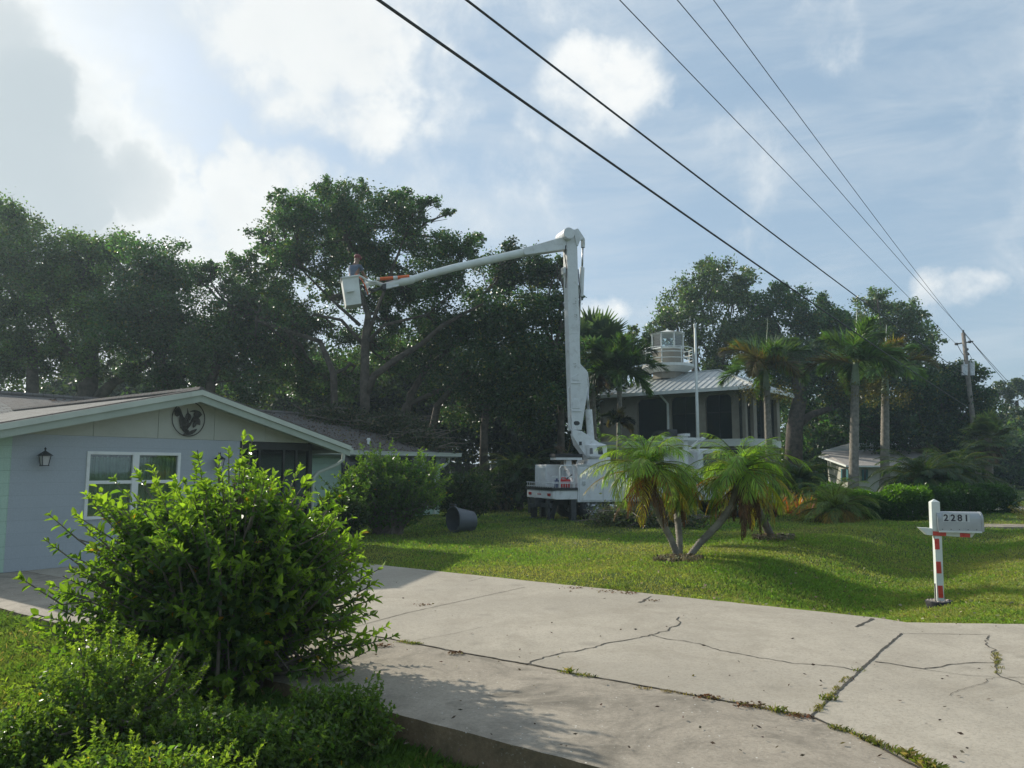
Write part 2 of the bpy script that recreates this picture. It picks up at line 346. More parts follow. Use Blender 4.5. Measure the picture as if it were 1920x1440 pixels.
# ------------------------------------------------------------------ terrain
EDGE0=G(735,1335)[:2]; FAR0=G(1200,1111)[:2]      # points on the near and far driveway edges (both run along V)
nU=U[:2]
e_near=float(EDGE0@nU); e_far=float(FAR0@nU)
SW=np.array([4.35,10.35])                         # a point on the swale axis, which runs along U
def hgt(x,y):
    x=np.asarray(x,float); y=np.asarray(y,float)
    a=x*nU[0]+y*nU[1]                              # coordinate across the driveway
    d=(x-SW[0])*OUT[0]+(y-SW[1])*OUT[1]
    sw=np.exp(-(d/1.05)**2)
    far=np.clip((a-e_far)/1.1,0,1); near=np.clip((e_near-a+.2)/.15,0,1)
    fs=far*far*(3-2*far)
    fade=np.exp(-np.clip(a-e_far-9,0,99)**2/60.)
    h=-.035-.27*sw*fs*fade
    mound=.16*np.exp(-(((d+2.6)/1.5)**2))*fs*fade
    h=h+mound
    nd=np.clip((d+3.2)/3.2,0,1)
    h=h-near*(.01+(.08+.13*nd)*np.clip((d+4)/2.5,0,1))
    h=h-.10*np.clip((a-18)/10,0,1)*np.clip((d+9)/5,0,1)
    h=h+.02*np.sin(x*1.3+y*.7)*fs+.012*np.sin(x*3.1-y*2.3)*fs
    return h
def GT(px,py):
    z=-.03
    for _ in range(6):
        g=G(px,py,z); z=float(hgt(g[0],g[1]))
    return G(px,py,z)
def axis(lo,hi,st,outer): return np.array(sorted(set([-o+lo for o in outer]+list(np.arange(lo,hi,st))+[hi+o for o in outer])))
xs=axis(-9,15,.15,[.5,1.5,4,10,30,80,150,400]); ys=axis(1,30,.15,[.5,1.5,4,10,30,80,150,400])
XX,YY=np.meshgrid(xs,ys); ZZ=hgt(XX,YY)+rng.normal(0,.004,XX.shape)
nx,ny=len(xs),len(ys)
# inside the slabs the soil sits lower so that it never pokes through
AA=XX*nU[0]+YY*nU[1]
me=bpy.data.meshes.new('ground')
vs=np.stack([XX,YY,ZZ],-1).reshape(-1,3)
DRV=[]  # filled below
# driveway outline (world, metres)
gp=lambda x,y:G(x,y)[:2]
far_line=lambda s:FAR0+V[:2]*s; near_line=lambda s:EDGE0+V[:2]*s
corner=gp(1640,1162)
s_c=float((corner-FAR0)@V[:2])
sA=12.0
mid0=gp(985,1245); e_mid=float(mid0@nU)
mid_line=lambda s:mid0+V[:2]*s
smid=float((gp(1520,1348)-mid0)@V[:2])
far_pts=[far_line(sA),far_line(6),far_line(3),far_line(0),far_line(s_c)]
far_ext=[gp(1700,1167),gp(1920,1170),gp(2400,1180)]
mid_pts=[mid_line(14),mid_line(6),mid_line(0),mid_line(smid),gp(1600,1375),gp(1740,1446),gp(1900,1540)]
near_pts=[near_line(14),near_line(6),near_line(0),near_line(-1.5),near_line(-2.6),near_line(-3.6)]
main=far_pts+far_ext+[np.array([11.,1.5]),np.array([3.2,1.2])]+mid_pts[::-1]
strip=mid_pts+[np.array([3.2,1.2]),np.array([2.2,1.6])]+near_pts[::-1]
def in_poly(P,poly):
    P=np.asarray(P); poly=np.asarray(poly); ins=np.zeros(len(P),bool); j=len(poly)-1
    for i in range(len(poly)):
        xi,yi=poly[i]; xj,yj=poly[j]
        c=((yi>P[:,1])!=(yj>P[:,1]))&(P[:,0]<(xj-xi)*(P[:,1]-yi)/(yj-yi+1e-12)+xi)
        ins^=c; j=i
    return ins
allp=far_pts+far_ext+[np.array([11.,1.5]),np.array([2.2,1.6])]+near_pts[::-1]
ins=in_poly(vs[:,:2],allp)
idx=np.arange(nx*ny).reshape(ny,nx)
fc=np.stack([idx[:-1,:-1],idx[:-1,1:],idx[1:,1:],idx[1:,:-1]],-1).reshape(-1,4)
me.from_pydata(vs.tolist(),[],fc.tolist()); me.polygons.foreach_set('use_smooth',[True]*len(fc))
ground=link('ground',me,None,M_GROUND); tag(ground,'lawn and soil the whole place stands on',None,None,'structure')
def slab(name,poly,z,th,mats,parent=None,edge_m=1):
    """slab with finely divided, slightly ragged outline"""
    pts=[]
    n=len(poly)
    for i in range(n):
        a=np.array(poly[i]); b=np.array(poly[(i+1)%n]); L=np.linalg.norm(b-a); k=max(1,int(L/.12)); nn=np.array([-(b-a)[1],(b-a)[0]])/L
        for t in range(k): pts.append(a+(b-a)*t/k+(nn*rnd.gauss(0,.006) if t else 0))
    mb=MB(); N=len(pts); 
    top=[(p[0],p[1],z) for p in pts]; inn=[(p[0],p[1],z-th) for p in pts]
    mb.add(top,[tuple(range(N))],0)
    s=[]
    for p in pts: s+= [(p[0],p[1],z)]
    mb.add(top+inn,[(i,(i+1)%N,(i+1)%N+N,i+N) for i in range(N)],edge_m)
    return mb.build(name,mats,parent)
# orientation check for the n-gon (must face up)
def ccw(poly):
    a=sum(poly[i][0]*poly[(i+1)%len(poly)][1]-poly[(i+1)%len(poly)][0]*poly[i][1] for i in range(len(poly)))
    return poly if a>0 else poly[::-1]
drive=slab('driveway',ccw(main),0,.2,[M_CONC,M_CONCE]); tag(drive,'pale cracked concrete driveway crossing the lawn',None,None,'structure')
walk=slab('driveway_apron',ccw(strip),-.004,.30,[M_CONC2,M_CONCE]); tag(walk,'darker weathered concrete strip along the near driveway edge',None,None,'structure')
def ribbon(name,px,wid,mat,parent,z=.004,jit=.008,step=.05,world=False,taper=True):
    P=[np.array(p) if world else G(*p)[:2] for p in px]; pts=[]; 
    for a,b in zip(P[:-1],P[1:]):
        k=max(1,int(np.linalg.norm(b-a)/step))
        for t in range(k): pts.append(a+(b-a)*t/k)
    pts.append(P[-1]); n=len(pts); vs=[];off=0.
    wl_=wid if hasattr(wid,'__len__') else (wid,wid)
    for i,p in enumerate(pts):
        d=pts[min(i+1,n-1)]-pts[max(i-1,0)]; d/=np.linalg.norm(d)+1e-9; q=np.array([-d[1],d[0]])
        off=off*.8+rnd.gauss(0,jit); t=i/(n-1); ww=(wl_[0]*(1-t)+wl_[1]*t)*rnd.uniform(.6,1.35)*.36
        vs+= [(*(p+q*(off+ww)),z),(*(p+q*(off-ww)),z)]
    mb=MB(); mb.add(vs,[(2*i,2*i+1,2*i+3,2*i+2) for i in range(n-1)]); return mb.build(name,mat,parent)
J=lambda *a,**k: ribbon(*a,**k)
J('joint',[mid_line(6),mid_line(2),mid_line(0),mid_line(smid),gp(1600,1375),gp(1740,1446)],.022,M_CRACK,drive,jit=.004,world=True)
J('joint',[(1690,1188),(1610,1258),(1520,1347)],(.032,.03),M_CRACK,drive,jit=.003)  # joint; its upper end also paints the raised slab's shadow
J('joint',[(640,1183),(760,1150),(985,1101)],.014,M_CRACK,drive,jit=.002)
J('joint',[(1690,1188),(1856,1190)],.012,M_CRACK,drive,jit=.002)
J('joint',[(878,1091),(906,1083)],.01,M_CRACK,drive,jit=.002)
J('crack',[(985,1246),(1040,1227),(1110,1213),(1145,1203),(1195,1195),(1215,1190),(1245,1182),(1272,1168),(1276,1157)],.022,M_CRACK,drive,jit=.012)
J('crack',[(1222,1191),(1262,1199),(1310,1208),(1352,1220),(1425,1233),(1490,1243),(1570,1249),(1610,1257)],.016,M_CRACK,drive,jit=.01)
J('crack',[(1640,1241),(1690,1248),(1735,1256),(1775,1247),(1830,1243),(1868,1243)],.022,M_CRACK,drive,jit=.008)
J('crack',[(1853,1192),(1852,1204),(1866,1225),(1870,1243),(1868,1262),(1880,1272),(1922,1286)],.016,M_CRACK,drive,jit=.012)
J('crack',[(1735,1256),(1800,1265),(1868,1270),(1925,1272)],.008,M_CRACK,drive,jit=.006)
J('crack',[(1868,1271),(1820,1288),(1775,1304)],.006,M_CRACK,drive,jit=.012)
J('crack',[(778,1202),(850,1188),(905,1176)],.006,M_CRACK,drive,jit=.01)
J('crack',[(1199,1130),(1207,1128),(1222,1118)],(.05,.02),M_CRACK,drive,jit=.006)
J('crack',[(1607,1176),(1616,1170),(1636,1160)],(.055,.05),M_CRACK,drive,jit=.006)
J('crack',[(1300,1132),(1450,1150),(1600,1168),(1690,1186)],.004,M_CRACK,drive,jit=.004)
# far road and the neighbour's drive
def flat(name,pts,z,mat,label):
    mb=MB(); p=ccw([np.array(q)[:2] for q in pts]); mb.prism([(q[0],q[1],float(hgt(q[0],q[1]))+z) for q in p],-Z*.15); o=mb.build(name,mat); return tag(o,label,None,None,'structure')
rp=np.array([8.6,7.0]); 
flat('road',[rp-U[:2]*30,rp+U[:2]*160,rp+U[:2]*160+OUT[:2]*6.2,rp-U[:2]*30+OUT[:2]*6.2],.03,M_ASPH,'asphalt street running past the yards')
flat('side_road',[G(1850,930)[:2],G(1872,922)[:2],G(2100,920)[:2],G(2100,932)[:2]],.02,M_CONC,'pale far road seen between the trees at right')
flat('neighbour_driveway',[GT(1812,955)[:2],GT(1822,949)[:2],GT(1990,952)[:2],GT(1985,960)[:2]],.03,M_CONC,'short pale concrete drive beyond the mailbox')
flat('culvert_headwall',[GT(1845,990)[:2],GT(1845,984)[:2],GT(2010,986)[:2],GT(2010,992)[:2]],.04,M_CONC2,'narrow concrete strip beside the ditch behind the mailbox')
# ------------------------------------------------------------------ near house
A=G(6,1074); A[2]=0
W0=lambda px,py,off=0.0: onplane(px,py,A+OUT*off,OUT)
def tt(p): return float((p-A)@U)
house=thing('ranch_house',A,'pale blue block ranch house with low shingled gable roof at left','house')
RK=.42
apx=W0(378,733,RK); ltip=W0(0,797,RK); rtip=W0(657,838,RK)
sR=(apx[2]-rtip[2])/(tt(rtip)-tt(apx)); sL=(apx[2]-ltip[2])/(tt(apx)-tt(ltip)); slope=(sR+sL)/2
ta=tt(apx); tL=-.75; tR=tt(rtip)
zL=apx[2]-sL*(ta-tL); zR=rtip[2]
P=lambda t,z,o=0.0: A+U*t+OUT*o+Z*(z)
print('house',A,'apex',ta,apx[2],'left',zL,'right',tR,zR,'slopes',sL,sR)
wt=tt(W0(447,900)); pt=tt(W0(583,860)); ztop=float(W0(300,822)[2])
print('wall end',wt,'post',pt,'ztop',ztop)
def roofz(t): return apx[2]-(sL*(ta-t) if t<ta else sR*(t-ta))
# facade with real window opening
w0=W0(163,846); w1=W0(338,849); wx0,wx1=tt(w0),tt(w1); wz1=float(w0[2]); wzb=float(W0(150,973)[2])-.02
TH=.2
mb=MB()
def wallp(t0,t1,z0,z1): mb.par(P(t0,z0),U*(t1-t0),V*TH,Z*(z1-z0))
wallp(0,wx0,0,ztop); wallp(wx1,wt,0,ztop); wallp(wx0,wx1,0,wzb); wallp(wx0,wx1,wz1,ztop)
mb.build('wall',M_BLOCK,house,uv=(U,Z))
mb=MB(); mb.par(P(-.012,0,.0)+V*0.0,-U*.002+U*.0,V*5.4,Z*(ztop)); mb.par(P(-.2,0,-.002),U*.2,V*5.5,Z*(ztop-.004))
mb.build('side_wall',M_BLOCKG,house,uv=(V,Z))  # lighter, greener block colour stands for the greener light on this side
# window
wn_=MB(); f=.055; o=.03
def fr(t0,t1,z0,z1,d=.06,off=.03): wn_.par(P(t0,z0,off-d),U*(t1-t0),OUT*d,Z*(z1-z0))
fr(wx0,wx1,wz1-f,wz1); fr(wx0,wx1,wzb,wzb+f); fr(wx0,wx0+f,wzb+f,wz1-f); fr(wx1-f,wx1,wzb+f,wz1-f)
wm=(wx0+wx1)/2; fr(wm-.06,wm+.06,wzb+f,wz1-f); zm=(wzb+wz1)/2+.05
fr(wx0+f,wm-.06,zm-.03,zm+.03,.05,.022); fr(wm+.06,wx1-f,zm-.03,zm+.03,.05,.022)
wf=wn_.build('window',M_WHITEM,house,bevel=.004)
for (a,b) in ((wx0+f,wm-.06),(wm+.06,wx1-f)):
    for (c,d) in ((wzb+f,zm-.03),(zm+.03,wz1-f)):
        m_=MB(); m_.par(P(a,c,-.012),U*(b-a),V*.006,Z*(d-c)); m_.build('pane',M_CLEAR,wf)
mt=MB()
# curtains: rippled sheets just inside
M_CURT=pbr('curtain',(.32,.40,.32),.9,vary_=.15,scale=3)
for (a,b) in ((wx0+.03,wm-.03),(wm+.03,wx1-.03)):
    n=60; vs_=[]
    for i in range(n+1):
        t=a+(b-a)*i/n; d=.09+.022*math.sin(i*.9)+.012*math.sin(i*2.3+1)
        vs_+= [P(t,wzb-.02,-d),P(t,wz1-.08-.02*abs(math.sin(i*.45)),-d)]
    mt.add(vs_,[(2*i,2*i+2,2*i+3,2*i+1) for i in range(n)])
mt.build('curtain',M_CURT,wf)
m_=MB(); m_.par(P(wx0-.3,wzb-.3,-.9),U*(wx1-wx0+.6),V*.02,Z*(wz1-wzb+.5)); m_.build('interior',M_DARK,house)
# gable siding (with thin batten grooves)
def siding(t0,t1,z0):
    pts=[P(t0,z0,.012)]
    pts+= [P(t1,z0,.012)]
    ts=[t1]+([ta] if t0<ta<t1 else [])+[t0]
    for t in ts: pts.append(P(t,roofz(t)-.14,.012))
    return pts
M_SID=pbr('gable_siding',(.41,.42,.35),.7,vary_=.06,scale=1.2,dirt=(.25,.25,.17),dirt_amt=.3)
joints=[-.2]+[tt(W0(x,780)) for x in (176,297,402)]+[tt(W0(497,800)),tt(W0(605,830))]
mb=MB()
for a,b in zip(joints[:-1],joints[1:]):
    zz=ztop+.002
    if roofz(b)-.14<zz+.01 and b>ta:
        b2=ta+(apx[2]-.14-zz-.02)/sR; b=min(b,b2)
    if roofz(a)-.14<zz and a<ta: a=ta-(apx[2]-.14-zz-.02)/sL
    if b-a<.05: continue
    mb.prism(siding(a+.004,b-.004,zz),V*.11)
mb.build('gable_siding',M_SID,house)
# roof planes of the projecting gable: run back along V
DEP=16.0
def slabroof(name,p0,p1,back,mat,parent,th=.07,ua=None,va=None):
    p0,p1,back=[np.array(x,float) for x in (p0,p1,back)]
    n=np.cross(p1-p0,back); n/=np.linalg.norm(n); n*= -1 if n[2]>0 else 1
    mb=MB(); mb.par(p0,p1-p0,back,n*th); return mb.build(name,mat,parent,uv=(unit(back),unit(p1-p0)))
apxp=P(ta,apx[2],RK)
slabroof('roof',P(tL,zL,RK),apxp,V*(DEP-2),M_SHING,house)
slabroof('roof',apxp,P(tR,zR,RK),V*(DEP-2),M_SHINGB,house)
# rake fascia boards (pale above, darkened as shade below) following both slopes
def rake(t0,z0,t1,z1,drop,th,off,mat,top):
    a=P(t0,z0-top,off); b=P(t1,z1-top,off)
    m_=MB(); m_.prism([a,b,b-Z*drop,a-Z*drop],OUT*th); return m_.build('fascia',mat,house)
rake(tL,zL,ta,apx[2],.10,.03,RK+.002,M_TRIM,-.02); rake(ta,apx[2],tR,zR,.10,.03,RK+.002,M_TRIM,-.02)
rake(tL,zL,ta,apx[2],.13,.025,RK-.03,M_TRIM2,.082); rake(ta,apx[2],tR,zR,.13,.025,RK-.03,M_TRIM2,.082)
# soffit under the rakes
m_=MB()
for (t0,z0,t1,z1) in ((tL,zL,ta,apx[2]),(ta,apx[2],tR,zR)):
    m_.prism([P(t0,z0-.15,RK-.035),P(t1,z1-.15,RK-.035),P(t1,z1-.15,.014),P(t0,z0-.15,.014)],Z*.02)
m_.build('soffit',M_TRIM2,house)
m_=MB(); m_.par(P(tR-.02,zR-.14,RK),U*.11,V*9,Z*.11); m_.build('gutter',M_TRIM,house)
# dark cap line on the roof rake edge
m_=MB(); m_.prism([P(tL,zL+.025,RK+.034),P(ta,apx[2]+.025,RK+.034),P(tR,zR+.025,RK+.034),P(tR,zR+.045,RK+.034),P(ta,apx[2]+.045,RK+.034),P(tL,zL+.045,RK+.034)],V*.25); m_.build('drip_edge',M_SHINGB,house,uv=(U,V))
# porch: dark screened opening, corner post, interior walls
m_=MB(); m_.par(P(pt-.05,0,-.02),U*.10,V*.10,Z*(ztop-.0)); m_.par(P(wt,ztop-.16,-.03),U*(pt-wt),V*.1,Z*.155)
M_DKBR=pbr('dark_bronze_frame',(.018,.02,.02),.5,vary_=.2)
for t in (wt+(pt-wt)*.28,wt+(pt-wt)*.62,wt+(pt-wt)*.8): m_.par(P(t-.025,0,-.04),U*.05,V*.05,Z*(ztop-.16))
m_.par(P(wt,1.05,-.04),U*(pt-wt-.05),V*.04,Z*.05); m_.build('screen_frame',M_DKBR,house)
def screenmat():
    m,t,out=newmat('insect_screen'); tr=t.n('ShaderNodeBsdfTransparent'); d=t.n('ShaderNodeBsdfDiffuse'); d.inputs[0].default_value=(.02,.022,.024,1)
    mx=t.n('ShaderNodeMixShader'); mx.inputs[0].default_value=.55; t.l(tr.outputs[0],mx.inputs[1]); t.l(d.outputs[0],mx.inputs[2]); t.l(mx.outputs[0],out.inputs[0]); return m
m_=MB(); m_.par(P(wt,0,-.06),U*(pt-wt-.05),V*.002,Z*(ztop-.16)); m_.build('screen',screenmat(),house)
m_=MB(); m_.par(P(wt-.2,0,-.25),U*.18,V*4.6,Z*ztop); m_.build('porch_wall',M_BLOCKG,house,uv=(V,Z))
m_=MB(); m_.par(P(wt,.0,-4.9),U*(pt-wt+.2),V*.1,Z*(ztop+.1)); bw=m_.build('porch_back_wall',M_BLOCKG,house,uv=(U,Z))
m_=MB(); m_.par(P(wt,ztop-.03,-.1),U*(pt-wt),V*4.8,Z*.02); m_.build('porch_ceiling',M_TRIM2,house)
m_=MB()
for k in range(9): m_.par(P(wt+.9,.95+.09*k,-4.88),U*1.2,OUT*.03,Z*.06)
m_.build('shutter',M_WHITEM,house)
# main block behind: ridge and eaves run along U
offE=5.0; eL=tt(onplane(0,850,A+V*offE,OUT))-4; eRp=onplane(860,851,A+V*offE,OUT); eR=tt(eRp)
zE=float(onplane(720,847,A+V*offE,OUT)[2]); 
HB=5.3; rp_=onplane(530,775,A+V*(offE+HB),OUT); zRg=float(rp_[2])
print('main eave',zE,'ridge',zRg,'slope',(zRg-zE)/HB,'right end t',eR, eRp)
Q=lambda t,o,z: A+U*t+V*o+Z*z
def rslab(name,a,b,c,d,mat):
    a,b,c,d=[np.array(x) for x in (a,b,c,d)]; n=np.cross(b-a,d-a); n/=np.linalg.norm(n); n*=-1 if n[2]>0 else 1
    m_=MB(); m_.prism([a,b,c,d],n*.07); return m_.build(name,mat,house,uv=(U,unit(d-a)))
tsp=ta
rslab('roof',Q(-14,offE,zE),Q(tsp-.0,offE,zE),Q(tsp-.0,offE+HB,zRg),Q(-14,offE+HB,zRg),M_SHING)
rslab('roof',Q(tsp,offE,zE),Q(eR,offE,zE),Q(eR,offE+HB,zRg),Q(tsp,offE+HB,zRg),M_SHINGB)
rslab('roof',Q(-14,offE+2*HB,zE),Q(eR,offE+2*HB,zE),Q(eR,offE+HB,zRg),Q(-14,offE+HB,zRg),M_SHINGB)
m_=MB(); m_.tube([Q(-14,offE+HB,zRg+.03),Q(eR,offE+HB,zRg+.03)],.07,6); m_.build('ridge_cap',M_SHINGB,house,uv=(U,V))
m_=MB(); m_.tube([P(ta,apx[2]+.03,RK),P(ta,apx[2]+.03,RK)+V*11],.06,6); m_.build('ridge_cap',M_SHINGB,house,uv=(U,V))
m_=MB(); m_.par(Q(eR-.5,offE+.5,0),V*(2*HB-1),-U*.2,Z*(zE-.05)); m_.prism([Q(eR-.5,offE+.5,zE-.04),Q(eR-.5,offE+2*HB-.5,zE-.04),Q(eR-.5,offE+HB,zRg-.12)],-U*.2)
m_.build('wing_end_wall',M_BLOCKG,house,uv=(V,Z)); m_=MB(); m_.par(Q(pt+.1,offE+.6,0),U*(eR-.6-pt-.1),V*.2,Z*(zE-.1)); m_.build('wing_wall',M_BLOCKG,house,uv=(U,Z)); m_=MB(); m_.par(Q(-14,offE+.6,0),U*13.6,V*.2,Z*(zE-.1))
m_.build('wing_wall',M_BLOCKG,house,uv=(U,Z))
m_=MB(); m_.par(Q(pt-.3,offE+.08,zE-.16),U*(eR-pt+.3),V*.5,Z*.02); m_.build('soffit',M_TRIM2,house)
m_=MB(); m_.par(Q(pt-.3,offE-.12,zE-.12),U*(eR-pt+.32),V*.11,Z*.12); m_.par(Q(pt-.3,offE-.14,zE-.01),U*(eR-pt+.32),V*.03,Z*.025); m_.build('gutter',M_TRIM,house)
dsp=MB(); g0=P(tR-.0,zR-.1,-.3)
a=W0(640,848,-.25); pts=[W0(645,846,-.1),W0(643,862,-.1),W0(632,871,-.1),W0(596,886,-.1),W0(588,895,-.1),W0(586,920,-.1),W0(583,1010,-.1)]
pts=[p for p in pts]; dsp.tube(pts,.042,8); dsp.build('downspout',M_TRIM,house,smooth='auto')
dsp=MB(); B_=A+V*(offE+.1); pts=[onplane(x,y,B_,OUT) for x,y in ((842,858),(841,866),(834,873),(818,880),(816,900))]; pts.append(np.array([pts[-1][0],pts[-1][1],.05]))
dsp.tube(pts,.045,8); dsp.build('downspout',M_TRIM,house,smooth='auto')
vp=onplane(691,832,A+V*(offE+1.0),OUT); m_=MB(); m_.cyl(vp-Z*.35,vp+Z*.12,.05,10); m_.cyl(vp+Z*.12,vp+Z*.2,.075,10,r2=.05); m_.build('vent_pipe',M_WHITEM,house)
for x in (640,740,800):
    m_=MB(); q=onplane(x,880,A+V*(offE+.59),OUT); m_.par(q-Z*.6,U*1.0,OUT*.03,Z*1.1); m_.build('window',M_GLASS,house)
# wall lamps
M_FROST=pbr('frosted_glass',(.45,.44,.42),.5,vary_=.05)
for (x,y) in ((84,860),(412,866)):
    c=W0(x,y,.16); l=MB(); s=.085 if x<200 else .08
    l.par(W0(x,y,0)-U*.04-Z*.07,U*.08,OUT*.03,Z*.16); l.tube([W0(x,y,.02)+Z*.0,c+Z*.02],.012,6)
    for i in range(4):
        for j in (0,1):
            a=math.pi/4+i*math.pi/2; b=a+math.pi/2
        l.tube([c+(U*math.cos(a)+OUT*math.sin(a))*s*.75-Z*.11,c+(U*math.cos(a)+OUT*math.sin(a))*s*1.1+Z*.05],.008,4)
    top=[c+(U*math.cos(math.pi/4+i*math.pi/2)+OUT*math.sin(math.pi/4+i*math.pi/2))*s*1.6+Z*.05 for i in range(4)]
    ap=c+Z*.14; b=len(l.v); l.add(top+[ap],[(0,1,4),(1,2,4),(2,3,4),(3,0,4),(3,2,1,0)]); l.ball(c+Z*.165,.02,6,5); l.cyl(c+Z*.13,c+Z*.19,.008,5)
    l.cbox(c-Z*.115,U*.11,OUT*.11,Z*.015)
    lo=l.build('wall_lamp',M_DKBR,house)
    g_=MB(); r=[(math.pi/4+i*math.pi/2) for i in range(4)]
    lowr=[c+(U*math.cos(a)+OUT*math.sin(a))*s*.68-Z*.108 for a in r]; upr=[c+(U*math.cos(a)+OUT*math.sin(a))*s*1.02+Z*.045 for a in r]
    g_.add(lowr+upr,[(0,1,5,4),(1,2,6,5),(2,3,7,6),(3,0,4,7)]); g_.build('glass',M_FROST,lo)
# round metal ornament on the gable
c=W0(354,785,.04); rr=np.linalg.norm(W0(384,785,.04)-c)*1.0
orn=thing('wall_ornament',c-Z*rr,'round openwork metal wall ornament hung under the gable peak','ornament')
M_IRON=pbr('aged_iron',(.055,.05,.042),.6,metal=.4,vary_=.4,scale=14)
m_=MB(); m_.tube([c+(U*math.cos(t)+Z*math.sin(t))*rr for t in np.linspace(0,2*math.pi,49)],.009,6,caps=False); m_.build('ring',M_IRON,orn)
m_=MB()
def petal(cx,cz,ang,L,w,bend=0.):
    n=8; l_=[];r_=[]
    for i in range(n+1):
        t=i/n; a=ang+bend*t; x=cx+L*t*math.cos(ang+bend*t*.5); z=cz+L*t*math.sin(ang+bend*t*.5); ww=w*math.sin(math.pi*min(1,t*.9+.08))
        l_.append((x-math.sin(a)*ww,z+math.cos(a)*ww)); r_.append((x+math.sin(a)*ww,z-math.cos(a)*ww))
    poly=[c+U*x*rr+Z*z*rr for x,z in l_+r_[::-1]]
    for i in range(n):
        m_.prism([poly[i],poly[i+1],poly[2*n-i],poly[2*n+1-i]],OUT*.012)
for a in ((-.15,-.8,2.1,1.25,.16,-.5),(-.75,.1,1.2,.55,.2,.4),(-.55,.3,2.9,.35,.18,0),(-.1,-.7,1.35,1.3,.06,.5),(.15,-.2,.9,.75,.14,-.5),(.3,.25,.2,.5,.2,-.3),(.45,.1,-1.2,.5,.16,.3),(0,-.1,1.7,.45,.18,.2),(-.2,-.75,.9,1.1,.05,.3),(.1,-.85,2.5,.6,.12,.3),(-.5,-.55,.2,.7,.1,.6),(0,-.85,.3,.6,.1,.4),(-.3,-.9,.1,.6,.08,0),(.3,-.5,1.2,.4,.1,.2),(.05,.4,.4,.6,.05,-.7),(-.1,-.3,2.2,.6,.12,.4)): petal(*a)
m_.build('flower_and_leaf_cutouts',M_IRON,orn)
# ------------------------------------------------------------------ elevated house with lantern cupola
C2=at(1412,722,42); zE2=float(C2[2]); C2[2]=0
H2=thing('elevated_house',C2,'tan raised house with pale metal hip roof and glazed lantern cupola','house')
K=lambda a,b,z: C2+V*a+U*b+Z*z      # a leftwards along the front, b back along the side
La,Lb=10.4,6.9; 
rz=float(at(1337,695,46.8)[2]); r0=3.3; r1=7.1; rb=Lb/2
def metalroof():
    m,t,out=newmat('standing_seam_metal'); tc=t.n('ShaderNodeTexCoord'); p=t.n('ShaderNodeBsdfPrincipled'); p.inputs['Roughness'].default_value=.42; p.inputs['Metallic'].default_value=.35
    c=t.mix(t.ramp(t.noise(tc.outputs['Object'],1.2,6,.6),.3,.7),(.42,.44,.43),(.52,.53,.51)); t.l(c,p.inputs['Base Color']); t.l(p.outputs[0],out.inputs[0]); return m
M_METR=metalroof()
e=[K(0,0,zE2),K(La,0,zE2),K(La,Lb,zE2),K(0,Lb,zE2)]; g0,g1=K(r0,rb,rz),K(r1,rb,rz)
mb=MB()
for poly in ([e[0],e[1],g1,g0],[e[3],e[0],g0],[e[2],e[3],g0,g1],[e[1],e[2],g1]): mb.prism(poly,-Z*.06)
rf=mb.build('roof',M_METR,H2)
mb=MB()
def seam(a,b): 
    a=np.array(a);b=np.array(b); mb.tube([a+Z*.02,b+Z*.02],.028,4)
for i in range(1,26):
    a=i*La/26; b_=rb*min(1,a/r0) if a<r0 else (rb if a<=r1 else rb*(La-a)/(La-r1)); seam(K(a,0,zE2),K(a,b_,zE2+(rz-zE2)*b_/rb))
for i in range(1,17):
    b=i*Lb/17; aa=r0*(b/rb if b<rb else (Lb-b)/rb); seam(K(0,b,zE2),K(aa,b,zE2+(rz-zE2)*aa/r0))
for a,b in ((e[0],g0),(e[3],g0),(g0,g1),(e[1],g1)): mb.tube([a+Z*.03,b+Z*.03],.06,5)
mb.build('seams',M_METR,rf)
mb=MB(); fd=.2
mb.par(K(-.02,-.02,zE2-fd),V*(La+.04),-U*.06,Z*(fd+.0)); mb.par(K(-.02,-.02,zE2-fd),U*(Lb+.04),-V*.06,Z*(fd+.0)); mb.build('fascia',M_WHITEM,H2)
mb=MB(); mb.prism([K(0,0,zE2-fd+.01),K(La,0,zE2-fd+.01),K(La,Lb,zE2-fd+.01),K(0,Lb,zE2-fd+.01)],Z*.03); mb.build('soffit',M_STUCCO,H2)
ins_=.75; zw1=zE2-fd+.01; bandz0=float(at(1330,836,43)[2]); bandz1=float(at(1330,822,43)[2])
pf=C2+U*ins_; fa=lambda px,py=780: float((onplane(px,py,pf,-U)-C2)@V)     # distance along the front face
ps=C2+V*ins_; fb=lambda px,py=780: float((onplane(px,py,ps,-V)-C2)@U)
zt=float(onplane(1340,731,pf,-U)[2]); zt=min(zt,zw1-.15); zb=bandz1-.02
mb=MB(); G_=MB()
def arch_front(x0,x1):
    a0,a1=fa(x1),fa(x0)       # a grows leftwards
    return a0,a1
opens=[arch_front(1195,1250),arch_front(1258,1310),arch_front(1323,1372)]
edges=sorted([v for o in opens for v in o]); 
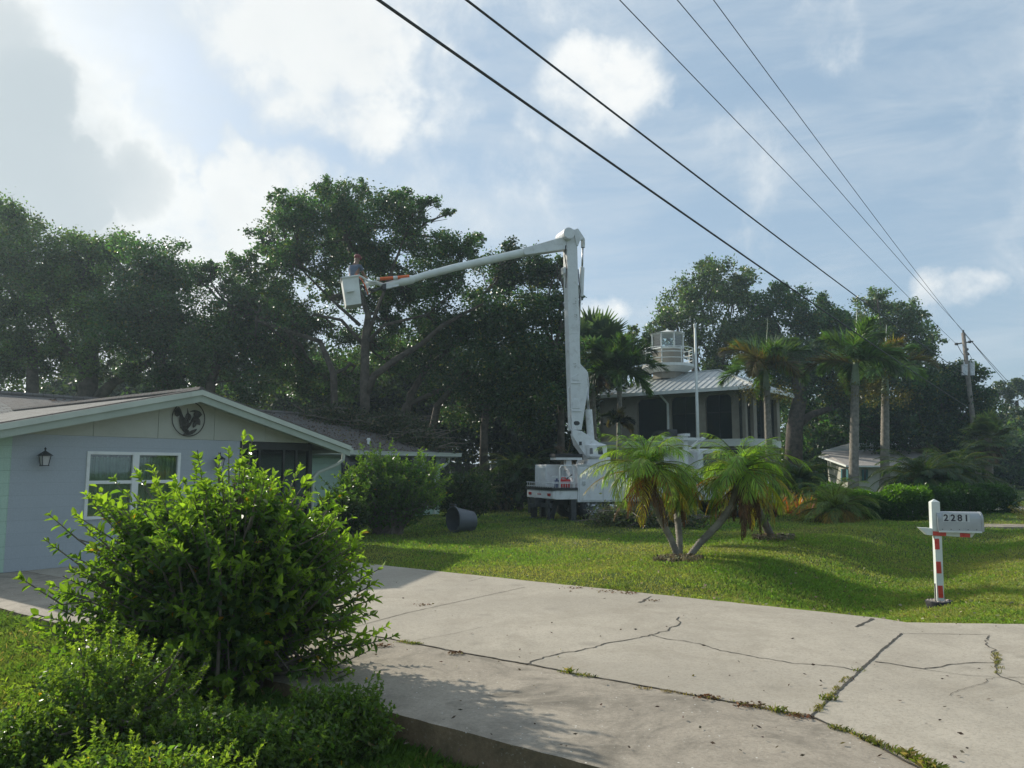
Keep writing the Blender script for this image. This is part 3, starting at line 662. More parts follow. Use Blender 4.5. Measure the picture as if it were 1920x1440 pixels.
# front wall as piers + head with rounded corners
def pier(a0,a1,z0,z1): mb.par(K(a0,ins_,z0),V*(a1-a0),U*.25,Z*(z1-z0))
prev=ins_
for a0,a1 in sorted(opens):
    pier(prev,a0,zb,zw1); prev=a1
    pier(a0,a1,zt,zw1)
    for s_,ax in ((1,a0),(-1,a1)):      # rounded upper corners
        r=.3; pts=[K(ax,ins_,zt)]+[K(ax+s_*(r-r*math.cos(q)),ins_,zt-r+r*math.sin(q)) for q in np.linspace(0,math.pi/2,7)]
        mb.prism(pts,U*.25)
pier(prev,La-.3,zb,zw1)
so_=[(fb(1394),fb(1413)),(fb(1419),fb(1437)),(fb(1440),fb(1462))]
prev=ins_+.25
def pier2(b0,b1,z0,z1): mb.par(K(ins_,b0,z0),U*(b1-b0),V*.25,Z*(z1-z0))
for b0,b1 in so_:
    b0=max(b0,prev+.05); pier2(prev,b0,zb,zw1); prev=b1; pier2(b0,b1,zt,zw1)
    for s_,ax in ((1,b0),(-1,b1)):
        r=.25; pts=[K(ins_,ax,zt)]+[K(ins_,ax+s_*(r-r*math.cos(q)),zt-r+r*math.sin(q)) for q in np.linspace(0,math.pi/2,7)]
        mb.prism(pts,V*.25)
pier2(prev,Lb-.6,zb,zw1)
mb.build('upper_wall',M_STUCCO,H2)
mb=MB(); mb.par(K(ins_+.1,ins_+.12,0),V*(La-1.2),U*(Lb-1.6),Z*(bandz0)); mb.par(K(La-.3,ins_,0),-V*.2,U*(Lb-1.3),Z*zw1); mb.par(K(ins_,Lb-.6,0),V*(La-1.0),-U*.2,Z*zw1); mb.build('lower_wall',M_STUCCO,H2)
mb=MB(); mb.par(K(ins_-.12,ins_-.12,bandz0),V*(La-.9),U*(Lb-1.2),Z*(bandz1-bandz0))
# curved balcony nose on the right
cc=K(ins_+.2,2.6,0); pts=[cc+(-V*math.cos(q)*1.1+U*math.sin(q)*2.0) for q in np.linspace(-math.pi/2,math.pi/2,15)]
mb.prism([p+Z*(bandz0-.02) for p in pts],Z*(bandz1-bandz0+.01)); mb.build('balcony_band',M_WHITEM,H2)
mb=MB()
for a0,a1 in opens: mb.par(K(a0-.02,ins_+.2,zb),V*(a1-a0+.04),U*.03,Z*(zt-zb+.05))
for b0,b1 in so_: mb.par(K(ins_+.2,b0-.02,zb),U*(b1-b0+.04),V*.03,Z*(zt-zb+.05))
win=mb.build('window',M_GLASS,H2)
mb=MB()
for a0,a1 in opens[1:]:
    am=(a0+a1)/2; mb.par(K(am-.03,ins_+.16,zb),V*.06,U*.03,Z*(zt-zb)); mb.par(K(a0,ins_+.165,zb+(zt-zb)*.6),V*(a1-a0),U*.02,Z*.05)
mb.build('mullions',M_DKBR,win)
mb=MB(); q0=onplane(1237,740,pf-U*.45,-U); q1=onplane(1252,757,pf-U*.08,-U); q2=np.array([q1[0],q1[1],bandz0]); mb.tube([q0,q1,q2],.07,8); mb.build('downspout',M_WHITEM,H2,smooth='auto')
mb=MB()
for (x,y) in ((1345,843),): 
    q=onplane(x,y,K(0,ins_+.05,0),-U); mb.par(q,V*-1.6,U*.03,Z*-.25)
mb.build('sign_board',M_DKBR,H2)
# cupola
cb=at(1253,700,48.6); cz=lambda py: float(at(1253,py,48.6)[2]); cx=cb.copy(); cx[2]=0
def octa(r,z,k=8,ph=.2): return [cx+np.array([r*math.cos(2*math.pi*i/k+ph),r*math.sin(2*math.pi*i/k+ph),z]) for i in range(k)]
cup=None
mb=MB(); r=1.03
def loft(mb,a,b,m=0,cap0=False,cap1=False):
    n=len(a); fs=[(i,(i+1)%n,(i+1)%n+n,i+n) for i in range(n)]
    if cap0: fs.append(tuple(range(n))[::-1])
    if cap1: fs.append(tuple(range(n,2*n)))
    mb.add(a+b,fs,m)
loft(mb,octa(r*1.0,cz(712)),octa(r,cz(657)),cap1=True); cupo=mb.build('cupola',M_STUCCO,H2)
mb=MB(); loft(mb,octa(1.62,cz(690)-.02,20),octa(1.62,cz(688)+.08,20),cap0=True,cap1=True); loft(mb,octa(1.1,cz(700),20),octa(1.58,cz(691),20)); mb.build('gallery_deck',M_WHITEM,cupo)
mb=MB()
for zz in (cz(656),cz(665),cz(676)): mb.tube([p+Z*0 for p in octa(1.58,zz,28)]+[octa(1.58,zz,28)[0]],.028,5,caps=False)
for p in octa(1.58,0,8,.35): mb.tube([p+Z*cz(690),p+Z*cz(655)],.035,5)
mb.build('railing',M_WHITEM,cupo)
mb=MB(); loft(mb,octa(r*.96,cz(657)),octa(r*.96,cz(629))); mb.build('lantern_glass',M_CLEAR,cupo)
mb=MB()
for p in octa(r,0): mb.tube([p+Z*cz(657),p+Z*cz(628)],.05,4)
for zz in (cz(656),cz(628.5)): mb.tube(octa(r,zz)+[octa(r,zz)[0]],.05,4,caps=False)
mb.build('lantern_frame',M_WHITEM,cupo)
mb=MB(); top=octa(r*1.12,cz(627)); mb.add(top+[cx+Z*cz(619)],[(i,(i+1)%8,8) for i in range(8)]+[tuple(range(8))[::-1]]); mb.ball(cx+Z*cz(618.5),.08); mb.build('lantern_roof',M_WHITEM,cupo)
# ------------------------------------------------------------------ far white house behind the palms
Y3=50.
B3=at(1593,873,Y3); b3z=float(at(1593,925,Y3)[2]); 
H3=thing('white_house',np.array([B3[0],B3[1],-.3]),'low white house with shingle and metal roof half hidden by palms','house')
a3=lambda px,py,d=0.: at(px,py,Y3+d)
M_CREAM=pbr('shaded_cream_wall',(.40,.39,.33),.7,vary_=.08)  # wall colour darkened to stand for shade
mb=MB(); mb.prism([np.array([*a3(x,873)[:2],-.4]) for x in (1596,1800)]+[np.array([*a3(1800,873,8)[:2],-.4]),np.array([*a3(1596,873,8)[:2],-.4])],Z*(float(a3(1600,873)[2])+.4)) ; 
pts=[a3(1552,861,5),a3(1596,875)]; 
mb.prism([np.array([*a3(1552,860,5)[:2],-.4]),np.array([*a3(1595.5,874)[:2],-.4]),a3(1595.5,872),a3(1552,858,5)],U*.3*0+np.array([.3,.8,0]))
mb.build('wall',M_CREAM,H3)
M_SHW=pbr('pale_shingle',(.34,.31,.28),.9,vary_=.15,scale=3,fine=.4)
mb=MB(); 
mb.prism([a3(1588,875,-.6),a3(1830,876,-.6),a3(1700,846,5),a3(1542,848,5)],Z*.08); 
mb.prism([a3(1588,875,-.6),a3(1542,848,5),a3(1540,853,4.6),a3(1536,856,4.4)],Z*.06)
mb.build('roof',M_SHW,H3)
mb=MB(); mb.prism([a3(1586,875.5,-.7),a3(1832,877,-.7),a3(1832,874.5,-.7),a3(1586,873,-.7)],np.array([0,.12,0])); mb.prism([a3(1534,857,4.4),a3(1586,875.5,-.7),a3(1586,872.5,-.7),a3(1534,854,4.4)],np.array([.1,.1,0])); mb.build('fascia',M_WHITEM,H3)
mb=MB(); mb.prism([a3(1598,838,6),a3(1740,838,6),a3(1700,818,11),a3(1650,818,11)],Z*.08); mb.prism([a3(1540,848,5.2),a3(1660,848,5.2),a3(1600,831,9)],Z*.08); mb.build('upper_roof',M_METR,H3)
mb=MB()
for i in range(12): mb.tube([a3(1606+i*11,837.6,6)+Z*.1,a3(1652+i*4,818.4,11)+Z*.1],.04,4)
mb.build('seams',M_METR,H3)
mb=MB(); mb.prism([a3(1600,847,7),a3(1745,847,7),a3(1745,838,7),a3(1600,838,7)],np.array([0,.2,0])); mb.build('clerestory_wall',M_CREAM,H3)
M_TEAL=pbr('teal_shutter',(.01,.10,.12),.6,vary_=.1)
for (x0,x1,y0,y1) in ((1577,1590,879,902),(1616.5,1627,880,901)):
    w_=MB(); dd=1.2 if x0<1590 else -.12
    q=lambda x,y:a3(x,y,(1595-x)*.115-.1 if x<1595 else -.1)
    w_.prism([q(x0+3,y1),q(x1-3,y1),q(x1-3,y0),q(x0+3,y0)],np.array([0,.1,0])); wi=w_.build('window',M_GLASS,H3)
    w_=MB()
    for (s0,s1) in ((x0,x0+3),(x1-3,x1)): w_=MB(); w_.prism([q(s0,y1)-np.array([0,.03,0]),q(s1,y1)-np.array([0,.03,0]),q(s1,y0)-np.array([0,.03,0]),q(s0,y0)-np.array([0,.03,0])],np.array([0,.08,0])); w_.build('shutter',M_TEAL,wi)
# ------------------------------------------------------------------ trees
def curve_pts(a,b,n=5,sag=.12,rg=rng):
    a=np.array(a,float); b=np.array(b,float); L=np.linalg.norm(b-a); off=rg.normal(0,sag*L*.5,3); off[2]=abs(off[2])*.6
    return [a+(b-a)*t+off*math.sin(math.pi*t)+(rg.normal(0,.02*L,3) if 0<t<1 else 0) for t in np.linspace(0,1,n)]
def clumpleaves(q,rg,c,Rr,size,col,dens,v=.3,yel=.05,flat=.8,edge=.18,asp=.6,subr=.34,ycol=(.15,.14,.03)):
    c=np.array(c); n=int(11.*dens*Rr*Rr/(size*size)); ns=max(9,int(8+Rr*11))
    sd_=randdir(rg,ns); rad=Rr*rg.random(ns)**.5; rad*=np.where(rg.random(ns)<edge,1.22,1.0); sc=c+sd_*rad[:,None]*np.array([1,1,flat])
    sr=Rr*subr*rg.uniform(.55,1.3,ns); sr=np.minimum(sr,.9)
    w_=sr**2; k=rg.choice(ns,n,p=w_/w_.sum()); off=rg.normal(0,.5,(n,3)); off[:,2]*=.8
    P=sc[k]+off*sr[k][:,None]
    cols=np.clip(1+rg.normal(0,.26,ns),.45,1.8)[k][:,None]  # wide spread of clump tones stands for sun patches in the crowns
    Q,C=scatter(rg,P,size,col,v,yel,asp,.2,ycol); q.add(Q,C*cols); return sc
def tree(name,label,D,basepx,clumps,col,size=.15,dens=4.2,tr=.3,forkz=.35,limbs=(),group=None,depthjit=1.5,v=.3,yel=.09,cat='tree',bark=None,seed=0,edge=.18,flat=.85,autolimbs=True,subr=.34,basez=None):
    rg=np.random.default_rng(100+seed); b=at(basepx[0],basepx[1],D); b[2]=float(hgt(b[0],b[1])) if basez is None else basez
    root=thing(name,b,label,cat,group); q=QB(); cs=[]
    for cl in clumps:
        dj=cl[3] if len(cl)>3 else rg.uniform(-depthjit,depthjit); d=D+dj; c=at(cl[0],cl[1],d); r=cl[2]*d/F
        cs.append((c,r)); clumpleaves(q,rg,c,r,size,col,dens,v,yel,flat,edge,subr=subr)
    mb=MB()
    if tr:
        cen=sum(c*r for c,r in cs)/sum(r for c,r in cs); fork=b+(cen-b)*forkz; fork[2]=b[2]+(cen[2]-b[2])*forkz*1.1
        if not limbs: mb.tube(curve_pts(b-Z*.2,fork,5,.08,rg),list(np.linspace(tr*1.15,tr*.8,5)),9,jit=.08,rng=rnd)
        for l in limbs:
            pts=[at(x,y,D+(dz[0] if dz else 0)) for x,y,*dz in l[0]]
            if l[2] if len(l)>2 else False: pts[0][2]=b[2]-.2
            mb.tube(pts,list(np.linspace(l[1][0],l[1][1],len(pts))),9,jit=.07,rng=rnd)
        if autolimbs:
            src=[fork]
            for l in limbs: src+= [at(x,y,D+(dz[0] if dz else 0)) for x,y,*dz in l[0]][1:]
            for c,r in cs:
                s_=min(src,key=lambda p:np.linalg.norm(p-c)); L=np.linalg.norm(c-s_)
                if L<.3: continue
                r0=min(tr*.3,.03+.016*L); mb.tube(curve_pts(s_,c,6,.16,rg),list(np.linspace(r0,r0*.35,6)),6)
                for _ in range(5):
                    e=c+randdir(rg,1)[0]*r*.85; mb.tube(curve_pts(s_+(c-s_)*rg.uniform(.55,1),e,4,.12,rg),[r0*.34,r0*.26,r0*.18,.01],4,caps=False)
        mb.build('trunk',bark or M_BARK,root,smooth=True)
    q.build('crown',M_LEAF,root); return root
OAK=(.058,.112,.034); OAK_LIT=(.10,.155,.038); OAKD=(.038,.075,.026); OLIVE=(.085,.125,.042)  # left oak's green is lifted to stand for sunlit highlights
tree('oak_tree','broad dark oak at the left edge rising behind the shingled roof',34,(165,760),
 [(-60,450,90),(20,420,60),(40,500,90),(130,490,80),(180,470,60),(90,580,90),(-20,600,90),(190,560,85),(20,690,50),(120,650,60),(230,640,66),(40,660,60),(-40,690,60),(170,690,34),(250,700,30),(90,530,70),(15,395,35),(-90,560,110),(60,640,50)],
 OAK_LIT,.13,3.6,.5,limbs=[([(165,790),(165,720),(170,640),(150,560)],(.5,.25),True),([(60,790),(62,730),(60,660),(30,580)],(.32,.15),True),([(170,760),(215,715),(265,690),(330,640)],(.28,.1)),([(165,700),(110,640),(80,560)],(.2,.08))],seed=1)
tree('oak_tree','rounded olive green oak behind the gable of the blue house',33,(300,760),
 [(270,500,70),(330,510,62),(370,520,42),(255,590,80),(340,590,80),(420,600,60),(300,650,70),(385,660,60),(445,680,55),(395,505,24),(230,480,40),(430,540,36),(470,600,50),(350,700,50),(440,640,60),(400,700,50),(460,720,50),(300,590,60),(300,720,36)],
 OAK,.13,3.6,.35,limbs=[([(300,790),(310,740),(300,670),(270,590)],(.32,.15),True),([(290,740),(350,700),(410,650)],(.2,.08)),([(400,790),(395,720),(420,650),(440,580)],(.25,.12),True)],seed=2)
tree('oak_tree','tall central oak with sprawling limbs above the roof being pruned',31.5,(685,770),
 [(640,385,52),(560,410,48),(530,380,28),(700,420,58),(770,400,46),(600,460,72),(510,500,55),(455,500,36),(700,500,60),(780,470,62),(840,450,40),(800,385,26),(680,355,20),(610,350,20),(870,470,34),(540,560,55),(470,580,50),(620,540,40,3),(820,540,66),(760,560,45,2),(880,470,20),(480,650,50,2),(540,655,40,3),(560,420,60),(735,600,40,3),(575,690,50,3),(660,430,60,2),(500,450,30),(840,400,16),(760,365,18),(895,445,16),(700,640,42,3),(620,620,46,3),(560,620,50,3),(650,700,46,4),(740,680,46,4),(820,620,50,3),(700,560,40,3),(590,700,50,4),(540,600,50,3),(500,560,50,2),(460,560,40,2),(650,560,40,4),(740,540,50,4),(670,470,50,3),(600,380,40),(730,380,36),(560,480,50,2)],
 OAK,.122,3.7,.42,limbs=[([(688,780),(684,720),(684,640),(690,590),(672,540),(650,450)],(.24,.06),True),([(682,650),(700,600),(730,520),(760,440)],(.10,.04)),([(686,740),(700,705),(745,672),(790,645),(830,610),(870,588),(905,570)],(.17,.05)),([(684,650),(640,600),(590,590),(550,610)],(.09,.03)),([(640,780),(625,700),(600,640),(540,620),(480,600)],(.17,.04),True),([(690,640),(720,610),(800,590),(860,540)],(.09,.03)),([(675,610),(620,560),(560,500)],(.08,.03))],seed=3,depthjit=2.,edge=.28)
tree('oak_tree','dark dense oak crown just left of the lift boom',34,(790,790),
 [(930,520,62),(990,500,55),(1035,520,36),(1040,580,50),(960,600,85),(880,610,80),(1010,670,85),(920,700,85),(840,690,70),(960,470,26),(1050,490,22),(1080,550,20),(1055,720,60),(800,640,50),(980,760,70,2),(1050,640,50),(880,760,60,2)],
 OAKD,.13,4.0,.4,limbs=[([(735,790),(770,740),(800,690),(860,640)],(.22,.08),True),([(715,795),(760,760),(830,730),(905,700)],(.18,.07),True),([(780,800),(820,760),(850,725),(880,690)],(.2,.08),True),([(905,850),(908,800),(912,760)],(.2,.15),True),([(1050,850),(1052,770),(1040,650)],(.2,.1),True)],seed=4,depthjit=2.)
# trees behind the raised house and beyond
g='oak trees beyond the raised house'
tree('oak_tree','large grey green oak standing behind the lantern cupola',60,(1330,800),
 [(1290,560,48),(1340,530,46),(1375,560,50),(1300,620,60),(1370,640,60),(1250,590,22),(1240,610,20),(1320,500,18),(1390,520,22),(1410,620,46),(1345,690,50),(1230,625,26)],OLIVE,.22,4.2,.5,group=g,seed=5,edge=.3)
tree('oak_tree','dark oak between the cupola and the middle feather palm',58,(1490,830),
 [(1440,600,46),(1480,570,42),(1520,600,50),(1450,680,56),(1530,670,56),(1560,620,34),(1460,540,22),(1540,565,22),(1500,735,52),(1440,740,36),(1570,730,46),(1475,650,60),(1590,690,40),(1575,650,44),(1560,600,34),(1420,660,40),(1610,740,44)],OAK,.22,4.6,.55,limbs=[([(1483,890),(1490,800),(1500,740),(1490,680)],(.75,.4),True),([(1492,800),(1520,778),(1560,765),(1600,740)],(.35,.15))],group=g,seed=6)
tree('oak_tree','loose olive oak in the middle of the right hand tree line',62,(1640,830),
 [(1640,575,34),(1620,610,36),(1600,640,46),(1650,640,46),(1645,555,14),(1690,600,40),(1720,620,36),(1700,580,22),(1730,660,30),(1690,680,46),(1630,700,50),(1750,640,18),(1735,590,14),(1570,600,20)],OLIVE,.22,4.2,.4,group=g,seed=7,edge=.35)
tree('oak_tree','dense dark low branching tree left of the utility pole',54,(1745,860),
 [(1700,760,58),(1760,740,54),(1800,710,36),(1825,700,26),(1830,740,32),(1800,780,56),(1740,800,56),(1690,810,44),(1780,830,44),(1650,770,44),(1640,820,30),(1835,790,30),(1600,790,30),(1765,712,40),(1812,700,30),(1730,720,44),(1690,700,40)],OAKD,.2,5.0,.4,group=g,seed=8)
tree('pine_tree','thin tall pine with flat open crown at the right edge',88,(1900,860),
 [(1885,735,24),(1865,750,18),(1905,722,20),(1860,742,12),(1925,735,26),(1890,760,16),(1930,715,14),(1878,722,14)],(.055,.075,.035),.26,3.4,.18,limbs=[([(1890,880),(1888,800),(1885,760),(1890,735)],(.22,.1),True),([(1912,880),(1911,790),(1906,752)],(.25,.18),True)],bark=M_BARKL,seed=9,flat=.55,group='pines at the end of the street')
tree('tree','green rounded tree beyond the street at the right edge',80,(1890,880),
 [(1870,790,34),(1910,800,40),(1850,820,34),(1900,840,40),(1940,780,40),(1850,770,20),(1880,860,36)],(.05,.075,.025),.26,4.4,.25,seed=10)
tree('tree','bright green tree seen past the top of the fan palm beside the boom',52,(1180,800),
 [(1170,640,24),(1195,660,30),(1215,640,18),(1150,660,24),(1190,620,12),(1160,700,36),(1205,700,26)],(.075,.11,.03),.18,4.2,.2,seed=11)
# far wood that closes the view behind everything
q=QB(); rg=np.random.default_rng(5)
def wood(px0,px1,ytop,ybot,D,col,size,dens,n):
    for i in range(n):
        x=rg.uniform(px0,px1); y=rg.uniform(ytop,ybot); d=D+rg.uniform(-4,6); c=at(x,y,d); clumpleaves(q,rg,c,rg.uniform(1.3,2.6),size,col,dens,.35,.06,.9,.2)
wood(-150,520,700,880,50,(.04,.06,.022),.30,3.4,46); wood(480,1130,680,890,48,(.026,.04,.018),.30,3.6,80); wood(500,900,660,800,46,(.06,.09,.02),.25,1.8,34)
wood(1100,1300,740,890,66,OAK,.34,3.5,22); wood(1440,1960,800,895,72,(.055,.09,.03),.34,3.5,80); wood(1480,1620,760,860,64,OAK,.3,3.5,16); wood(1780,2050,790,880,95,(.06,.08,.035),.4,3.,26)
wood(-400,-100,500,880,40,OAK,.34,2.5,22)
o=q.build('woodland',M_LEAF); tag(o,'dark woodland closing the view behind the yards','woodland',None,'stuff')
# ------------------------------------------------------------------ palms
def frondq(q,rg,base,az,el,L,droop,nl,ll,lw,col,plum=0,vee=.35,v=.2,yel=0,rach=(.10,.11,.04),start=.12,ld=.35,ycol=(.22,.17,.03),tipcol=None):
    m=14; s=np.linspace(0,1,m); ang=el-droop*s**1.35; hd=np.array([math.cos(az),math.sin(az),0])
    D=np.cos(ang)[:,None]*hd+np.sin(ang)[:,None]*Z; P=base+np.concatenate([[np.zeros(3)],np.cumsum((D[1:]+D[:-1])/2*(L/(m-1)),0)])
    side=np.array([-hd[1],hd[0],0])
    wv=.012*L*(1-.8*s)[:,None]; Nn=unit(np.cross(np.tile(side,(m,1)),D))
    for A_ in (side[None,:],Nn):
        a=P-A_*wv; b=P+A_*wv; q.add(np.stack([a[:-1],b[:-1],b[1:],a[1:]],1),np.array(rach))
    t=np.linspace(start,.99,nl); t=np.clip(t+rg.normal(0,.006,nl),start,.995)
    Pi=np.stack([np.interp(t,s,P[:,i]) for i in range(3)],1); Di=unit(np.stack([np.interp(t,s,D[:,i]) for i in range(3)],1)); Ni=unit(np.cross(np.tile(side,(nl,1)),Di))
    prof=np.clip(np.sin(np.pi*np.clip(.16+.80*t,0,1)),.12,1)**.6
    for sg in (1,-1):
        sw=np.radians(38+30*t+rg.normal(0,6,nl))[:,None]; 
        if plum: th=rg.uniform(-1.25,1.25,nl)[:,None]
        else: th=vee+rg.normal(0,.12,nl)[:,None]
        lat=side*sg*np.cos(th)+Ni*np.sin(th)
        d1=unit(lat*np.cos(sw)+Di*np.sin(sw)); d2=unit(d1-Z*ld*(1+.5*rg.random((nl,1))))
        l_=(ll*prof*rg.uniform(.85,1.15,nl))[:,None]; w_=unit(np.cross(d1,Ni+.3*lat))*lw*.5
        M_=Pi+d1*l_*.5; T=M_+d2*l_*.5
        c=vary(rg,col,nl,v,yel,ycol)
        q.add(np.stack([Pi-w_*.6,Pi+w_*.6,M_+w_,M_-w_],1),c); q.add(np.stack([M_-w_,M_+w_,T+w_*.08,T-w_*.08],1),c if tipcol is None else c*.6+np.array(tipcol)*.4)
    return P
def trunkmesh(pts,r0,r1,ring=.07,amp=.06,n=10,bulge=0.):
    pts=[np.array(p,float) for p in pts]; L=[0]
    for a,b in zip(pts[:-1],pts[1:]): L.append(L[-1]+np.linalg.norm(b-a))
    k=max(6,int(L[-1]/ring)*2); out=[];rd=[]
    for i in range(k+1):
        s=L[-1]*i/k; p=np.array([np.interp(s,L,[q_[j] for q_ in pts]) for j in range(3)]); t=i/k
        out.append(p); rd.append((r0+(r1-r0)*t)*(1+(amp if i%2 else -amp)+bulge*math.exp(-((t-.12)/.12)**2)))
    mb=MB(); mb.tube(out,rd,n,jit=.03,rng=rnd); return mb
def datepalm_head(root,top,rg,R=1.25,n=46,col=(.17,.30,.045),lean=0,dead=10,old=10,dd=1.0):
    q=QB()
    for i in range(n):
        az=i*2.399+rg.normal(0,.2); t=i/n; ys=rg.random(); el=R_(80-92*t+rg.normal(0,11)); L=R*rg.uniform(.7,1.15)*(.75+.35*min(1,t*2))
        c=np.array(col)*(1-.4*ys*t)+np.array((.32,.28,.035))*.4*ys*t; frondq(q,rg,top,az,el,L,R_(60+45*rg.random()),36,.33*R,.013,c,vee=.45,yel=.03,ld=.5,v=.25)
    for i in range(old):
        az=rg.uniform(0,6.28); frondq(q,rg,top-Z*.05,az,R_(-12+rg.normal(0,12)),R*rg.uniform(.85,1.1),R_(60),28,.24*R,.013,(.34,.28,.03) if i%4 else (.30,.13,.02),ld=.7,v=.25,rach=(.25,.17,.04))
    q.build('crown',M_PALM,root)
    q=QB()
    for i in range(dead):
        az=rg.uniform(0,6.28); frondq(q,rg,top-Z*(.1+.12*rg.random()),az,R_(-48+rg.normal(0,12)),R*rg.uniform(.55,.95)*dd,R_(35),26,.15*R,.016,(.12,.072,.038),ld=1.6,v=.3,rach=(.18,.12,.07))
    for i in range(24):
        az=rg.uniform(0,6.28); p=top-Z*rg.uniform(0,.3); d=unit(np.array([math.cos(az)*.45,math.sin(az)*.45,-.8])); e=p+d*rg.uniform(.25,.55)
        s_=np.cross(d,Z); s_=s_/np.linalg.norm(s_)*.015; q.add([[p-s_,p+s_,e+s_*.3,e-s_*.3]],np.array((.17,.12,.08)))
    q.build('dead_fronds',M_DEAD,root)
R_=math.radians
B0=GT(1268,1045); YB=B0[1]
pc=thing('date_palm',B0,'clump of three leaning small date palms on the lawn before the truck','palm tree')
def atz(px,py,Y): return at(px,py,Y)
heads=[(([(1276,1046),(1258,1010),(1240,975),(1222,925),(1212,880)]),-.1,1.15,44,1.0),
       (([(1274,1046),(1274,1010),(1270,965),(1268,905)]),.75,.75,28,1.0),
       (([(1282,1046),(1312,1018),(1345,985),(1372,950),(1385,905),(1388,885)]),-.2,1.1,40,1.0)]
for i,(pp,dz,RR,nf,dd) in enumerate(heads):
    n=len(pp); pts=[at(x,y,YB+dz*j/(n-1)) for j,(x,y) in enumerate(pp)]; pts[0][2]-=.1
    trunkmesh(pts,.058,.062 if i!=2 else .075,.05,.12,9).build('trunk',M_PTRUNK,pc,smooth=True)
    mb=MB(); a,b=pts[-2],pts[-1]; mb.tube([a+(b-a)*.1,b+(b-a)*.25],[.11,.14],9,jit=.2,rng=rnd); mb.build('fibre_collar',M_BARK,pc)
    datepalm_head(pc,pts[-1],np.random.default_rng(20+i),RR,nf,dead=15 if i==2 else 9,old=12,dd=dd)
# scruffy base ring
rg=np.random.default_rng(31)
def clutter(c,rad,n,size,col,name,label,cat,mat,h=.06,v=.4,yel=.2,asp=.5,kind=None,ex=1.0,parent=None):
    q=QB(); a=rg.uniform(0,6.28,n); r=rad*np.sqrt(rg.random(n)); x=c[0]+r*np.cos(a)*ex; y=c[1]+r*np.sin(a); z=hgt(x,y)+rg.random(n)**2*h+.01
    Q,C=scatter(rg,np.stack([x,y,z],1),size,col,v,yel,asp,.5,(.2,.17,.12)); q.add(Q,C); o=q.build(name,mat,parent); 
    if label: tag(o,label,cat,None,kind)
    return o
clutter(GT(1270,1050),.42,1300,.06,(.17,.16,.10),'leaf_litter','ring of dry litter round the foot of the palm clump','leaf litter',M_DEAD,.07,kind='stuff')
clutter(GT(1450,1012),.45,800,.08,(.17,.16,.11),'leaf_litter','dry litter at the foot of the lone leaning date palm','leaf litter',M_DEAD,.12,kind='stuff')
BB=GT(1446,1010); pl=thing('date_palm',BB,'lone slanting date palm right of the clump, its trunk leaning left','palm tree')
pts=[at(x,y,BB[1]+z) for x,y,z in ((1448,1012,0),(1436,985,-.1),(1420,955,-.3),(1408,925,-.5),(1400,885,-.7))]; trunkmesh(pts,.09,.08,.06,.1,9).build('trunk',M_BARKL,pl,smooth=True)
datepalm_head(pl,pts[-1],np.random.default_rng(41),1.2,36,col=(.06,.13,.022),dead=14,old=16)
# feather (foxtail) palms
def foxtail(label,basepx,toppx,D,R_f,n=13,tr=.17,col=(.07,.135,.04),seed=0,group='feather palms behind the hedge',spear=True,base_y=None,fruit=True,shaftc=None,yo=.15):
    rg=np.random.default_rng(200+seed); b=at(basepx[0],basepx[1],D); b[2]=float(hgt(b[0],b[1])); t=at(toppx[0],toppx[1],D)
    root=thing('feather_palm',b,label,'palm tree',group)
    sh=t-(t-b)*.16*1.0
    if True:
        trunkmesh([b-Z*.1,b+(sh-b)*.5,sh],tr,tr*.75,.16,.035,12,.15).build('trunk',M_PTRUNK,root,smooth=True)
        trunkmesh([sh,sh+(t-sh)*.3,t],tr*.9,tr*.45,.3,.01,12).build('crownshaft',M_CSHAFT,root,smooth=True)
    q=QB()
    for i in range(n):
        az=i*2.399+rg.normal(0,.15); k=i/n; el=R_(86-74*k+rg.normal(0,7)); c=np.array(col)*(1.0+.15*rg.normal())
        if rg.random()<yo: c=np.array((.12,.10,.035))
        frondq(q,rg,t-Z*.1,az,el,R_f*rg.uniform(.9,1.08),R_(70+38*rg.random()),100,.36*R_f,.06,c,plum=1,v=.25,ld=.22,rach=(.10,.12,.05))
    q.build('crown',M_PALM,root)
    if spear:
        mb=MB(); mb.tube([t,t+Z*R_f*.55+np.array([.12,0,0])*R_f*.3,t+Z*R_f*1.0+np.array([.25,0,0])*R_f*.3],[.035,.025,.008],5); mb.build('spear_leaf',M_WHITEM if spear=='w' else M_CSHAFT,root)
    if fruit:
        q=QB()
        for s_ in (-1,1):
            c=sh+np.array([s_*.75,-.2,-.1]); Q,C=scatter(rg,c+rg.normal(0,1,(420,3))*np.array([.36,.3,.28]),.13,(.11,.10,.035),.3,.2,.35); q.add(Q,C)
        q.build('flower_stalks',M_PALM,root)
    return root
M_CSHAFT=pbr('crownshaft_green',(.20,.25,.15),.6,vary_=.15,scale=3)
foxtail('feather palm with smooth pale trunk before the corner of the raised house',(1445,925),(1436,692),37,2.5,12,.2,seed=1)
foxtail('feather palm with white spear leaf, left one of the pair by the white house',(1598,920),(1604,680),35,2.5,12,.23,seed=2,spear='w')
foxtail('feather palm with slightly wavy trunk, right one of the pair by the white house',(1657,915),(1660,700),39,2.5,12,.24,seed=3,spear='w')
foxtail('dark feather palm in front of the raised house, right of the lift boom',(1160,930),(1162,695),38,2.4,17,.16,seed=4,spear=False,fruit=False,col=(.06,.12,.035),yo=.1)
foxtail('small palm crown in front of the tan wall of the raised house',(1159,930),(1160,790),37,.9,9,.1,seed=5,spear=False,fruit=False,col=(.025,.04,.014),yo=.3)
